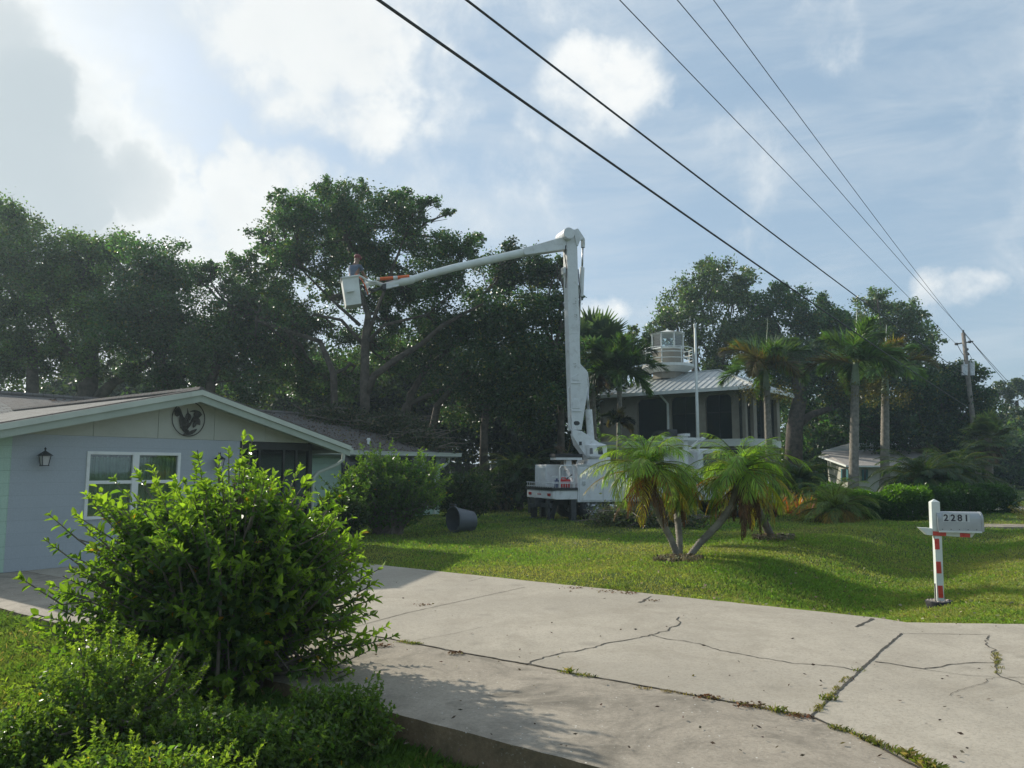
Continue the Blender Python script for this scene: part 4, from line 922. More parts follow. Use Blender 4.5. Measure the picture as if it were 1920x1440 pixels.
# fan palms
def fanq(q,rg,base,az,el,Lp,Rf,col,nseg=26,droop=.35,v=.15,sp=2.3,pet=(.12,.13,.06)):
    hd=np.array([math.cos(az),math.sin(az),0]); d=hd*math.cos(el)+Z*math.sin(el); side=np.array([-hd[1],hd[0],0]); hub=base+d*Lp-Z*.08*Lp
    w_=np.cross(d,side)*.02; q.add([[base-side*.03,base+side*.03,hub+side*.02,hub-side*.02],[base-w_,base+w_,hub+w_,hub-w_]],np.array(pet))
    th=np.linspace(-sp,sp,nseg)+rg.normal(0,.02,nseg); dr=unit(d*np.cos(th)[:,None]+side*np.sin(th)[:,None]+np.cross(side,d)*-.15); l_=(Rf*(1-.25*np.abs(th)/sp)*rg.uniform(.92,1.06,nseg))[:,None]
    nn=np.cross(d,side); wd=unit(np.cross(dr,nn))*Rf*.075
    M_=hub+dr*l_*.55; d2=unit(dr-Z*droop*2); T=M_+d2*l_*.45; c=vary(rg,col,nseg,v)
    hb=np.tile(hub,(nseg,1)); q.add(np.stack([hb-wd*.15,hb+wd*.15,M_+wd,M_-wd],1),c); q.add(np.stack([M_-wd,M_+wd,T+wd*.1,T-wd*.1],1),c)
def fanpalm(name,label,basepx,toppx,D,n,Lp,Rf,col,tr,seed,group=None,dead=0,barkm=None,droop=.35,cat='palm tree'):
    rg=np.random.default_rng(300+seed); b=at(basepx[0],basepx[1],D); b[2]=float(hgt(b[0],b[1])); t=at(toppx[0],toppx[1],D); root=thing(name,b,label,cat,group)
    trunkmesh([b-Z*.1,(b+t)/2+np.array([.05,0,0]),t],tr,tr*.9,.12,.06,11).build('trunk',barkm or M_PTRUNK,root,smooth=True); q=QB()
    for i in range(n): fanq(q,rg,t,i*2.399+rg.normal(0,.2),R_(80-105*i/n+rg.normal(0,8)),Lp*rg.uniform(.8,1.1),Rf*rg.uniform(.85,1.1),np.array(col)*(1+.12*rg.normal()),droop=droop)
    q.build('crown',M_PALM,root)
    if dead:
        q=QB()
        for i in range(dead): fanq(q,rg,t-Z*rg.uniform(0,.5),rg.uniform(0,6.28),R_(-55+rg.normal(0,14)),Lp*.6,Rf*.8,(.14,.10,.055),18,droop=.9,v=.3)
        q.build('dead_fronds',M_DEAD,root)
    return root
fanpalm('fan_palm','tall blue green fan palm immediately right of the lift boom',(1112,930),(1108,672),40,26,1.5,1.35,(.05,.085,.055),.2,1,dead=4,droop=.12)
fanpalm('fan_palm','broken trunk palm with brown boots standing behind the truck deck',(1066,945),(1064,850),31.5,0+2,.4,.5,(.10,.06,.03),.2,2,dead=9,barkm=M_BARK)
fanpalm('cabbage_palm','cabbage palm with pale bare trunk and shaggy dead leaves at right',(1853,917),(1852,822),47,34,1.0,.9,(.10,.14,.05),.24,3,dead=18,barkm=M_BARKL)
# big low bushy palms
def lowpalm(label,basepx,D,n,Rr,col,seed,top=0.,old=0,ll=.3,cat='palm',el0=82,span=85,name='low_palm',oldcol=(.26,.17,.02),nl=46,lw=.02,group=None,droop=75):
    rg=np.random.default_rng(400+seed); b=at(basepx[0],basepx[1],D); b[2]=float(hgt(b[0],b[1])); root=thing(name,b,label,cat,group); q=QB(); t=b+Z*top
    if top>.3: trunkmesh([b-Z*.05,t],.16,.14,.08,.08,9).build('trunk',M_BARK,root,smooth=True)
    for i in range(n):
        k=i/n; c=np.array(col)*(1+.12*rg.normal())
        if i>=n-old: c=np.array(oldcol)*(1+.2*rg.normal())
        frondq(q,rg,t+np.array([rg.normal(0,.05),rg.normal(0,.05),0]),i*2.399,R_(el0-span*k+rg.normal(0,6)),Rr*rg.uniform(.85,1.1),R_(droop+30*rg.random()),nl,ll*Rr,lw,c,vee=.4,v=.2)
    q.build('fronds',M_PALM,root); return root
lowpalm('large dark low date palm with yellowing under leaves, left of the pale post',(1735,935),35,70,2.5,(.05,.095,.035),1,1.1,12,lw=.035,ll=.22)
lowpalm('large dark low date palm right behind the mailbox beside the cabbage palm',(1790,930),38,64,2.6,(.045,.085,.033),2,1.2,3,lw=.035,ll=.22)
lowpalm('dark bushy palm beside the feather palm pair, behind the red croton',(1500,925),36,54,2.1,(.05,.10,.035),3,1.0,4,lw=.035,ll=.22)
lowpalm('small fountain shaped date palm on the lawn before the hedge',(1565,978),26.5,50,1.75,(.17,.24,.06),4,.35,14,oldcol=(.26,.17,.04),ll=.27,lw=.013)
lowpalm('dark shaggy palm in the shade left of the truck',(975,930),33,50,2.2,(.045,.085,.03),5,1.2,6,oldcol=(.1,.08,.03),lw=.035,ll=.24)
lowpalm('spiky plant with pale drooping leaves under the trees behind the fallen tub',(905,905),31,16,1.1,(.12,.11,.055),6,.4,6,oldcol=(.2,.15,.07),cat='plant',name='spiky_plant',lw=.03)
# agave at the right edge
def strap(label,name,c,n,L,wd,col,seed,el=(85,25),cat='plant',group=None,colr=None):
    rg=np.random.default_rng(500+seed); q=QB(); root=thing(name,c,label,cat,group)
    for i in range(n):
        az=i*2.399+rg.normal(0,.2); e=R_(el[0]+(el[1]-el[0])*i/n+rg.normal(0,5)); l_=L*rg.uniform(.8,1.1); hd=np.array([math.cos(az),math.sin(az),0]); side=np.array([-hd[1],hd[0],0]); p=c.copy(); m=5
        cc=np.array(col if colr is None or rg.random()<.6 else colr)*(1+.15*rg.normal())
        for k in range(m):
            d=hd*math.cos(e)+Z*math.sin(e); p2=p+d*l_/m; w0_=wd*(math.sin(math.pi*(.25+.7*k/m))); w1_=wd*(math.sin(math.pi*(.25+.7*(k+1)/m))); q.add([[p-side*w0_,p+side*w0_,p2+side*w1_,p2-side*w1_]],cc); p=p2; e-=R_(9)
    q.build('leaves',M_PALM,root); return root
strap('blue grey agave with stiff pointed leaves at the right edge','agave',GT(1890,962),34,1.0,.05,(.10,.17,.19),1,group=None)
for i,(x,y,D) in enumerate(((1478,943,30),(1497,940,29.5),(1517,938,30),(1455,945,29),(1535,944,31))):
    lab=['red and yellow croton, second from the left of the croton row','red and yellow croton in the middle of the croton row','red croton, second from the right of the croton row','yellowish croton at the left end of the croton row next to the truck','croton at the right end of the row beside the small palm'][i]
    c=at(x,y,D); c[2]=float(hgt(c[0],c[1])); strap(lab,'croton',c,60,1.0,.032,(.20,.19,.035),10+i,(88,0),group='crotons beside the truck',colr=(.27,.09,.035))
c=at(1845,925,46); c[2]=float(hgt(c[0],c[1])); strap('small red and yellow croton at the foot of the cabbage palm','croton',c,40,.9,.05,(.28,.18,.02),20,(85,0),colr=(.35,.07,.03))
# ------------------------------------------------------------------ hedge and shrubs
def ovate(P,D,N,L,Wd,fold=.25,curl=.25):
    """two quads per leaf folded on the midrib; N is the upper normal"""
    S_=unit(np.cross(D,N)); N=unit(np.cross(S_,D)); L=L[:,None]; Wd=Wd[:,None]
    b=P; t=P+D*L-N*L*curl*.6; m1=P+D*L*.35+N*L*.02; m2=P+D*L*.72-N*L*curl*.25
    l1=P+D*L*.32+S_*Wd*.5+N*Wd*fold; l2=P+D*L*.68+S_*Wd*.38+N*(Wd*fold-L*curl*.22); r1=P+D*L*.32-S_*Wd*.5+N*Wd*fold; r2=P+D*L*.68-S_*Wd*.38+N*(Wd*fold-L*curl*.22)
    return np.concatenate([np.stack([b,l1,l2,t],1),np.stack([b,t,r2,r1],1)])
def shrub(name,label,c,rad,nsh,leafL,leafN,col,tip_col,seed,shootL=.35,asp=.5,cat='bush',group=None,lift=.55,fill=0,spray=.06,twigm=None,low=-.2,kind=None,fillsize=None,extra=(),parent=None,mat=None,boxy=False,notw=False):
    pw_=lambda d_: (abs(d_[0])**3.2+abs(d_[1])**3.2+abs(d_[2])**3.2)**(-1/3.2)
    rg=np.random.default_rng(600+seed); c=np.array(c,float); rad=np.array(rad,float); q=QB(); tw=MB(); gz=float(hgt(c[0],c[1])); base=np.array([c[0],c[1],gz])
    root=thing(name,base,label,cat,group)
    d=randdir(rg,nsh); d=d[d[:,2]>low]; 
    for k,dd in enumerate(d):
        lump=1+.13*math.sin(dd[0]*7+seed)+.1*math.sin(dd[1]*9+dd[2]*8)
        rr=rg.uniform(.62,1.0) if rg.random()>spray else rg.uniform(1.02,1.22)
        end=c+dd*(pw_(dd) if boxy else 1.)*rad*rr*lump
        if end[2]<gz+.04: end[2]=gz+.04+rg.random()*.1
        up=unit(dd*np.array([1,1,.6])+Z*lift*rg.uniform(.5,1.3)); sl_=shootL*rg.uniform(.7,1.4)*(1.25 if rr>1 else 1)
        st_=end-up*sl_; n=int(leafN*sl_/shootL); s=np.sort(rg.random(n))**.8
        yf=np.clip((s-.15)/.75,0,1)*np.clip((rr-.4)*2.,0,1)*rg.uniform(.45,1.1); yf=np.clip(yf,0,1)  # young leaves towards the shoot tips
        P=st_+up*sl_*s[:,None]; a=rg.uniform(0,6.28)+np.arange(n)*2.4
        x=unit(np.cross(up,[.3,.2,1.])); y=np.cross(up,x); o=np.cos(a)[:,None]*x+np.sin(a)[:,None]*y
        D=unit(o*(1.0-.5*s[:,None])+up*(.25+.7*s[:,None])-Z*.28*(1-s[:,None])+rg.normal(0,.18,(n,3)))
        N=unit(up+Z*.6+rg.normal(0,.25,(n,3))); L=leafL*rg.uniform(.6,1.2,n)*(1-.25*s)
        cc=np.array(col)*(1-yf[:,None])+np.array(tip_col)*yf[:,None]; cc=cc*(1+rg.normal(0,.16,(n,1)))
        m=rg.random(n)<.006; cc[m]=(.45,.25,.03)
        L=L*rg.uniform(.6,1.25,n); q.add(ovate(P,D,N,L,L*asp*rg.uniform(.8,1.15,n)),np.clip(np.concatenate([cc,cc]),.004,1))
        root_pt=base+np.array([rg.normal(0,.16),rg.normal(0,.16),0])
        if notw and k%12: continue
        tw.tube([st_,st_+up*sl_*.5,end],[.006,.005,.003],4,caps=False)
        if rr>1: tw.tube([c+(st_-c)*.55,st_-up*sl_*.0],[.007,.005],4,caps=False)
        if k%3==0:
            mid=root_pt+(st_-root_pt)*.55+Z*.08*rad[2]+rg.normal(0,.05,3); tw.tube([root_pt,mid,st_],[.017,.012,.007],5,caps=False)
    if fill:
        n=fill; dd=randdir(rg,n); P=c+dd*rad*(rg.random(n)**.5*.86)[:,None]; P=P[P[:,2]>gz]; n=len(P)
        Q,C=scatter(rg,P,fillsize or leafL*.95,np.array(col)*.9,.25,.01,asp); q.add(Q,C)
    for f_ in extra: f_(q,tw,rg)
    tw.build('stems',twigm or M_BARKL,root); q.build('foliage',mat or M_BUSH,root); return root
SH=(.065,.13,.022); YG=(.215,.29,.04)
Bc=G(430,1262); 
fg=shrub('shrub','big leafy bright green shrub in the foreground hiding the window corner',(Bc[0]-.06,Bc[1],.72),(1.03,.8,.84),1650,.092,14,SH,YG,1,.27,.5,spray=.12,fill=14000,lift=.55,low=-.95,boxy=True)
for (x,y,D,r,n,lab) in ((205,1265,5.0,(.62,.5,.55),620,'low yellow green weedy shrub at the left foot of the big shrub'),(250,1400,4.15,(.66,.4,.34),560,'low feathery weedy shrub at the bottom left corner'),(20,1330,4.7,(.5,.4,.28),360,'low dark weedy shrub at the left edge of the picture'),(628,1275,5.22,(.46,.30,.36),520,'low dark weedy plant between the shrub and the driveway edge'),(400,1330,4.75,(.66,.35,.34),560+1,'low weedy plant in the shade right in front of the big shrub'),(540,1310,4.95,(.5,.3,.28),340,'low weedy plant behind the row of edging blocks'),(90,1440,3.9,(.45,.3,.24),300,'lowest weedy plant at the very bottom left')):
    c=at(x,y,D); g_=float(hgt(c[0],c[1])); shrub('low_shrub',lab,(c[0],c[1],g_+r[2]*.45),r,n,.036,22,(.10,.155,.035),(.23,.28,.05) if n in (620,560) else (.14,.20,.045),30+int(x),.16,.55,lift=.9,fill=7000,spray=.05,notw=True,group='weedy low shrubs round the big shrub')
c=at(728,930,20.5); shrub('shrub','round mid green shrub before the right wing of the blue house',(c[0],c[1],1.02),(1.5,1.2,1.12),1300,.11,15,(.065,.135,.025),(.17,.24,.04),3,.38,.5,fill=9000,spray=.1,lift=.8)
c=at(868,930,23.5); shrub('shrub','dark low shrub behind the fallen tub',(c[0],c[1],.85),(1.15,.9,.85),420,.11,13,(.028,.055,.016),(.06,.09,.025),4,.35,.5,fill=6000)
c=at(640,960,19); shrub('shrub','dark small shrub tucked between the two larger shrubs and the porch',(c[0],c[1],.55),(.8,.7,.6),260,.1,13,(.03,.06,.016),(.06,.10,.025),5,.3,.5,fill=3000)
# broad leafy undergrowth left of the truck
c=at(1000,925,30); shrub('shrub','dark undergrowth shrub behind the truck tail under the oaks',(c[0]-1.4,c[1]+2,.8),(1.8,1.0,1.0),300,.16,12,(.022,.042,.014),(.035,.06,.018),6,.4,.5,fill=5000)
q=None
def hedge(label,pts,D,w,h,col,tip_col,seed,n):
    rg=np.random.default_rng(700+seed); q=QB(); a=at(pts[0],960,D[0]); b=at(pts[1],960,D[1]); a[2]=b[2]=0; m=(a+b)/2; gz=float(hgt(m[0],m[1])); m[2]=gz
    root=thing('hedge',m,label,'hedge'); L=np.linalg.norm(b-a); u_=(b-a)/L; v_=np.array([-u_[1],u_[0],0])
    s=rg.random(n); k=np.abs(rg.normal(0,.25,n)); face=rg.random(n)
    th=rg.uniform(-.15,math.pi+.15,n); r=1-k*.35; lump=1+.13*np.sin(s*L*2.3+seed)+.08*np.sin(s*L*5.7)
    P=a+u_*(s*L)[:,None]+v_*(np.cos(th)*w/2*r*lump)[:,None]+Z*(gz+h*np.clip(np.sin(th),0,1)**.55*r*lump)[:,None]+rg.normal(0,.05,(n,3))
    P[:,2]=np.maximum(P[:,2],gz+.03)
    top=np.clip((P[:,2]-gz)/h-.55,0,1)*2.0  # leaves take the paler colour towards the hedge top
    D_=randdir(rg,n); N=unit(Z+rg.normal(0,.5,(n,3))); cc=np.array(col)*(1-top[:,None]*.8)+np.array(tip_col)*top[:,None]*.8; cc*=1+rg.normal(0,.2,(n,1))
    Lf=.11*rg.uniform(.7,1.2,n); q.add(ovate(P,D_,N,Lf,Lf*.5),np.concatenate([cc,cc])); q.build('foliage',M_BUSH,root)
    mb=MB(); 
    for i in range(int(L/.35)): 
        p=a+u_*(i*.35+.1); mb.tube([p+Z*gz,p+Z*(gz+h*.7)+rg.normal(0,.08,3)],[.02,.008],4,caps=False)
    mb.build('stems',M_BARKL,root)
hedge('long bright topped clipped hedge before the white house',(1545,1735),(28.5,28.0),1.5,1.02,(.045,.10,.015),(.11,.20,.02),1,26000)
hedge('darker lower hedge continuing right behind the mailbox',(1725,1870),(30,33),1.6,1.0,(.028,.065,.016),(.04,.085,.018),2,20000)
c=GT(1925,985); shrub('shrub','dry olive bush cut by the right picture edge behind the mailbox',(c[0]+.7,c[1],.25),(1.1,.8,.62),240,.07,16,(.09,.09,.035),(.17,.13,.05),8,.28,.3,fill=2500)
# ------------------------------------------------------------------ grass
def grass(name,label,N,region,hmean,wmean,col1,col2,seed,lod=1.0):
    rg=np.random.default_rng(seed); x,y=region(rg,N); P=np.stack([x,y],1)
    ok=~in_poly(P,allp_in); ae=P@nU; ok&=~((ae<e_near)&(ae>e_near-.05)); 
    loc=P-A[:2]; t=loc@U[:2]; o_=loc@V[:2]; ok&=~((t>-.3)&(t<pt)&(o_>-.02)&(o_<6)); ok&=~((t>-1)&(t<eR-.4)&(o_>offE+.5)&(o_<offE+2*HB-.5))
    P=P[ok]; n=len(P); dist=np.hypot(P[:,0],P[:,1]); z=hgt(P[:,0],P[:,1])
    sc=np.clip(dist/9,1,3.2)
    h=hmean*rg.uniform(.5,1.4,n)*(1+.25*(sc-1)); wd=wmean*sc*rg.uniform(.7,1.3,n)
    pn=.5+.25*np.sin(P[:,0]*.9+1.3*np.sin(P[:,1]*.7))+.25*np.sin(P[:,1]*1.1+P[:,0]*.4+2*np.sin(P[:,0]*.35))
    pn=pn*.6+.4*(.5+.5*np.sin(P[:,0]*3.7+2*np.sin(P[:,1]*2.9))*np.sin(P[:,1]*4.3+1.5*np.sin(P[:,0]*2.1))); pn=np.clip((pn-.5)*1.5+.5+rg.normal(0,.2,n),0,1)[:,None]
    h*=(.75+.5*(1-pn[:,0]))
    az=rg.uniform(0,6.28,n); ln=rg.uniform(.1,.9,n); dx=np.stack([np.cos(az),np.sin(az),np.zeros(n)],1); sx=np.stack([-np.sin(az),np.cos(az),np.zeros(n)],1)
    b=np.stack([P[:,0],P[:,1],z-.01],1); m=b+Z*(h*.6)[:,None]+dx*(h*ln*.3)[:,None]; t_=b+Z*(h*(1-.25*ln))[:,None]+dx*(h*ln)[:,None]; w_=sx*wd[:,None]*.5
    c=np.array(col1)*(1-pn)+np.array(col2)*pn; c*=1+rg.normal(0,.2,(n,1)); br=rg.random(n)<(.04+.22*np.clip(pn[:,0]-.55,0,1)); c[br]=np.array((.26,.21,.10))
    q=QB(); q.add(np.stack([b-w_,b+w_,m+w_*.7,t_],1),c); 
    # fold: quad b-,b+,m+,tip
    o=q.build(name,M_GRASS); tag(o,label,'grass',None,'stuff'); return o
allp_in=np.array(ccw([np.array(p) for p in allp]))
cen=allp_in.mean(0)
def reg_far(rg,N):
    px=rg.uniform(380,2350,N); py=rg.uniform(0,1,N)**1.0*(1180-922)+922; r=np.stack([(px-CX)/F,math.cos(PITCH)-(CY-py)/F*math.sin(PITCH),math.sin(PITCH)+(CY-py)/F*math.cos(PITCH)],1); s=-(HC+.05)/r[:,2]
    return r[:,0]*s+rg.normal(0,.1,N),r[:,1]*s+rg.normal(0,.1,N)
def reg_near(rg,N):
    px=rg.uniform(-120,1200,N); py=rg.uniform(1110,1520,N); r=np.stack([(px-CX)/F,math.cos(PITCH)-(CY-py)/F*math.sin(PITCH),math.sin(PITCH)+(CY-py)/F*math.cos(PITCH)],1); s=-(HC+.08)/r[:,2]
    return r[:,0]*s,r[:,1]*s
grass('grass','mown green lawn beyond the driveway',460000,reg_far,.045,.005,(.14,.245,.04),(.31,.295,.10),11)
grass('grass','shaded lawn grass on the near side of the driveway',150000,reg_near,.07,.007,(.08,.15,.03),(.15,.18,.05),12)  # blade colours darkened to carry the shade here

q=QB(); x,y=reg_far(rng,1500); ok=~in_poly(np.stack([x,y],1),allp_in); x,y=x[ok],y[ok]; Q,C=scatter(rng,np.stack([x,y,hgt(x,y)+.04],1),.045,(.30,.26,.18),.4,.1,.6,.8); q.add(Q,C); o=q.build('lawn_litter',M_DEAD); tag(o,'small pale dry leaves scattered over the lawn','leaf litter',None,'stuff')
# ------------------------------------------------------------------ bucket truck
hd_=R_(70); TL=np.array([math.sin(hd_),math.cos(hd_),0]); TN=np.array([math.cos(hd_),-math.sin(hd_),0])   # forward, outward (towards us)
TC=at(1083,900,25.5); gz=float(hgt(TC[0],TC[1])); TC[2]=gz-.02
TK=lambda a,b,z: TC+TL*a-TN*b+Z*z
def tp(px,py,b=0.): return onplane(px,py,TC-TN*b,TN)
truck=thing('bucket_truck',TK(3.5,1.2,0),'white bucket lift truck parked on the lawn with its jointed boom raised over the roof','truck')
zt_=float(tp(1083,873)[2]-TC[2]); zb_=float(tp(1083,942)[2]-TC[2])
def tb(mb,a0,b0,z0,a1,b1,z1,m=0): mb.par(TK(a0,b0,z0),TL*(a1-a0),-TN*(b1-b0),Z*(z1-z0),m)
mb=MB(); bl=4.25
tb(mb,0,0,zb_,bl,.62,zt_); tb(mb,0,1.78,zb_,bl,2.4,zt_); tb(mb,.02,.62,.95,bl,1.78,1.15)
tb(mb,.02,.6,1.0,.08,1.8,zt_-.1)
body=mb.build('service_body',M_WHITE,truck,bevel=.02)
M_GREYP=pbr('panel_gap',(.16,.16,.16),.6)
mb=MB(); doors=[(.06,.88),(.93,1.9),(1.95,2.9),(2.95,3.6),(3.65,4.2)]
for a0,a1 in doors: mb=MB(); tb(mb,a0,-.02,zb_+.05,a1,.0-.001,zt_-.05); mb.build('locker_door',M_WHITE,body,bevel=.012)
for a0,a1 in doors:
    mb=MB(); tb(mb,a0+.1,-.045,(zb_+zt_)/2-.05,a0+.2,-.02,(zb_+zt_)/2+.08); mb.build('latch',M_STEEL,body)
mb=MB(); tb(mb,-.02,-.03,zt_,bl,.64,zt_+.035); tb(mb,-.02,1.76,zt_,bl,2.43,zt_+.035); mb.build('body_cap',M_WHITE,body)
# rear tail shelf
mb=MB(); tb(mb,-.78,0.02,.72,-.0,2.38,1.02); tb(mb,-.86,.02,.74,-.78,2.38,1.0); sh_=mb.build('tail_shelf',M_WHITE,truck,bevel=.015)
mb=MB(); tb(mb,-.9,-.02,1.02,.0,2.42,1.10); mb.build('deck_plate',M_DKBR,truck)
mb=MB(); tb(mb,-.93,.3,.2,-.86,.5,.72); tb(mb,-.93,1.9,.2,-.86,2.1,.72); tb(mb,-1.1,1.0,.45,-.86,1.4,.75); tb(mb,-1.25,1.1,.42,-1.1,1.3,.55); tb(mb,-.9,.2,.45,-.82,2.2,.6); mb.build('hitch_bumper',M_DARK,truck)
M_TAIL=pbr('red_lamp_lens',(.35,.01,.01),.25); 
def lamp(b,z): 
    m_=MB(); m_.cyl(TK(-.86,b,z),TK(-.885,b,z),.05,10); m_.build('tail_light',M_TAIL,truck)
for b in (.28,.42,1.98,2.12): lamp(b,.87)
for b in (1.08,1.2,1.32): 
    m_=MB(); m_.cyl(TK(-.86,b,.87),TK(-.88,b,.87),.025,8); m_.build('marker_light',M_TAIL,truck)
mb=MB(); # grab rails, small grille
for zz in (1.45,1.28): mb.tube([TK(-.86,.06,zz),TK(-.05,.06,zz)],.015,6)
pts=[TK(-.62,.04,1.08),TK(-.62,.04,1.72),TK(-.56,.04,1.82),TK(-.2,.04,1.82),TK(-.12,.04,1.72),TK(-.12,.04,1.08)]; mb.tube(pts,.022,7)
for i in range(10): mb.tube([TK(-.85+i*.085,.03,1.1),TK(-.85+i*.085,.03,1.24)],.007,4)
mb.tube([TK(-.88,.03,1.24),TK(-.02,.03,1.24)],.012,5); mb.tube([TK(-.88,.05,1.14),TK(-.88,2.35,1.14)],.012,5); mb.tube([TK(-.88,.05,1.26),TK(-.88,2.35,1.26)],.015,5)
for i in range(12): mb.tube([TK(-.88,.05+i*.2,1.1),TK(-.88,.05+i*.2,1.26)],.008,4)
mb.build('railing',M_WHITE,truck)
# far cabinet seen past the shelf
mb=MB(); tb(mb,-.55,1.35,1.1,.02,2.38,zt_+.04); cab_=mb.build('rear_cabinet',M_WHITE,truck,bevel=.02)
mb=MB(); tb(mb,-.575,1.4,1.15,-.55,1.85,zt_-.05); tb(mb,-.575,1.88,1.15,-.55,2.33,zt_-.05); mb.build('cabinet_doors',M_WHITE,cab_,bevel=.01)
# boom rest: T shaped stand with dark pad
mb=MB(); tb(mb,.02,.95,1.1,.22,1.15,2.02); tb(mb,-.42,.8,2.02,.55,1.3,2.1); mb.build('boom_rest',M_WHITE,truck)
mb=MB(); tb(mb,-.45,.78,2.1,.56,1.32,2.22); mb.build('rest_pad',M_BLACK,truck)
# chassis, wheels, outriggers
mb=MB(); tb(mb,-.7,.75,.5,7.6,.95,.78); tb(mb,-.7,1.45,.5,7.6,1.65,.78); tb(mb,1.6,.2,.35,2.9,2.2,.75); mb.build('chassis',M_DARK,truck)
def wheel(a,b,r=.5,w=.28,dual=False,side=-1,rimm=None):
    wo=None; m_=MB(); c0=TK(a,b,r); prof=[(.62*r,.0),(.86*r,.0),(.97*r,.05),(r,.09),(r,w-.09),(.97*r,w-.05),(.86*r,w),(.62*r,w)]
    n=28; vs_=[]
    for k in range(n):
        t=2*math.pi*k/n
        for rr,dd in prof: vs_.append(c0+TL*math.cos(t)*rr+Z*math.sin(t)*rr-TN*dd)
    p=len(prof); m_.add(vs_,[(k*p+i,((k+1)%n)*p+i,((k+1)%n)*p+i+1,k*p+i+1) for k in range(n) for i in range(p-1)])
    wh=m_.build('wheel',M_BLACK,truck,smooth=True)
    m_=MB(); prof=[(.63*r,.0),(.60*r,.03),(.5*r,.05),(.42*r,.11 if not dual else .17),(.22*r,.10),(.2*r,.02),(.0,.0)]
    vs_=[]
    for k in range(n):
        t=2*math.pi*k/n
        for rr,dd in prof: vs_.append(c0+TL*math.cos(t)*rr+Z*math.sin(t)*rr-TN*dd)
    p=len(prof); m_.add(vs_,[(k*p+i,((k+1)%n)*p+i,((k+1)%n)*p+i+1,k*p+i+1) for k in range(n) for i in range(p-1)])
    m_.build('rim',M_STEEL,wh,smooth=True)
    for k in range(8):
        m_=MB(); t=2*math.pi*k/8; q_=c0+(TL*math.cos(t)+Z*math.sin(t))*.5*r-TN*.04; m_.cyl(q_,q_-TN*.03,.055*r*1.6,8); m_.build('hand_hole',M_BLACK,wh)
wheel(.62,.06,.5,.5,True); wheel(6.5,.1,.5,.28); wheel(.62,1.86,.5,.5,True); wheel(6.5,2.0,.5,.28)
def outrigger(a,b,a2,z1=.95):
    m_=MB(); m_.prism([TK(a-.09,b,z1),TK(a+.09,b,z1),TK(a2+.09,b,.05),TK(a2-.09,b,.05)],-TN*.18); m_.par(TK(a2-.22,b-.12,-.02),TL*.44,-TN*.42,Z*.07); m_.build('outrigger',M_DARK,truck)
outrigger(-.12,.05,-.12); outrigger(-.35,.7,-.65); outrigger(-.75,1.9,-.75); outrigger(3.9,.1,3.9); outrigger(-.3,2.2,-.3)
mb=MB(); mb.prism([TK(1.12,-.04,.55),TK(1.3,-.04,.55),TK(1.45,-.08,.12),TK(1.27,-.08,.12)],TN*.02); mb.build('mud_flap',M_WHITEM,truck)
# cab and hood (conventional)
mb=MB(); prof=[(4.75,.62),(4.75,2.32),(4.85,2.42),(5.75,2.42),(5.9,2.36),(6.25,1.72),(7.55,1.5),(7.72,1.3),(7.75,.75),(7.05,.75),(6.98,.98),(6.8,1.12),(6.2,1.12),(6.02,.98),(5.95,.62)]
mb.prism([TK(a,.18,z) for a,z in prof],-TN*2.0); cab2=mb.build('cab',M_WHITE,truck,bevel=.05)
mb=MB()
mb.prism([TK(4.95,.172,1.65),TK(5.75,.172,1.65),TK(6.0,.172,1.75),TK(5.78,.172,2.25),TK(4.95,.172,2.25)],TN*.004); mb.build('side_window',M_GLASS,cab2)
mb=MB(); mb.prism([TK(5.93,.3,2.33),TK(6.27,.3,1.76),TK(6.27,2.06,1.76),TK(5.93,2.06,2.33)],TL*.01+Z*.01); mb.build('windshield',M_GLASS,cab2)
mb=MB(); tb(mb,6.0,-.1,1.55,6.1,.02,1.95); mb.tube([TK(6.0,.18,1.7),TK(6.05,-.02,1.75)],.015,5); mb.build('mirror',M_DARK,cab2)
mb=MB(); tb(mb,7.76,.1,.5,7.92,2.3,.85); mb.build('bumper',M_STEEL,truck,bevel=.02)
mb=MB(); mb.cyl(TK(7.7,.4,1.1),TK(7.78,.4,1.1),.1,12); mb.build('headlight',M_FROST,cab2)
mb=MB(); mb.cyl(TK(7.7,1.96,1.1),TK(7.78,1.96,1.1),.1,12); mb.build('headlight',M_FROST,cab2)
mb=MB(); tb(mb,4.4,.5,zt_,4.55,.62,2.9); tb(mb,4.4,1.8,zt_,4.55,1.92,2.9); tb(mb,3.7,.4,2.72,5.1,.52,2.82); tb(mb,4.38,.4,2.86,4.58,2.0,2.96); mb.prism([TK(4.5,.5,2.4),TK(4.62,.5,2.4),TK(5.3,.5,2.8),TK(5.2,.5,2.85)],-TN*.1); mb.build('head_rack',M_WHITE,truck)
mb=MB(); mb.prism([TK(3.95,.8,2.86),TK(4.3,.8,2.86),TK(4.3,.8,3.12),TK(3.95,.8,3.12)],-TN*.3); mb.build('winch_box',M_DARK,truck)
# turret
BT=1.0
def tpoly(pts,b,th,mat,name,par_=truck,bevel=.02):
    m_=MB(); m_.prism([tp(x,y,b) for x,y in pts],-TN*th); return m_.build(name,mat,par_,bevel=bevel)
mb=MB(); c_=tp(1119,866,1.2); mb.cyl(c_-Z*.75,c_+Z*.16,.48,24); mb.build('pedestal',M_WHITE,truck,smooth='auto')
mb=MB(); q_=tp(1100,873,.72); mb.prism([tp(1099,873,.75),tp(1138,873,.75),tp(1138,862,.75),tp(1104,861,.75)],-TN*.9); mb.build('turntable_base',M_WHITE,truck)
tur=tpoly([(1073,806),(1091,808),(1124,830),(1138,834),(1139,857),(1103,859),(1096,852),(1084,834),(1074,818)],.78,.12,M_WHITE,'turret')
tpoly([(1073,806),(1091,808),(1124,830),(1138,834),(1139,857),(1103,859),(1096,852),(1084,834),(1074,818)],1.42,.12,M_WHITE,'turret_plate',tur)
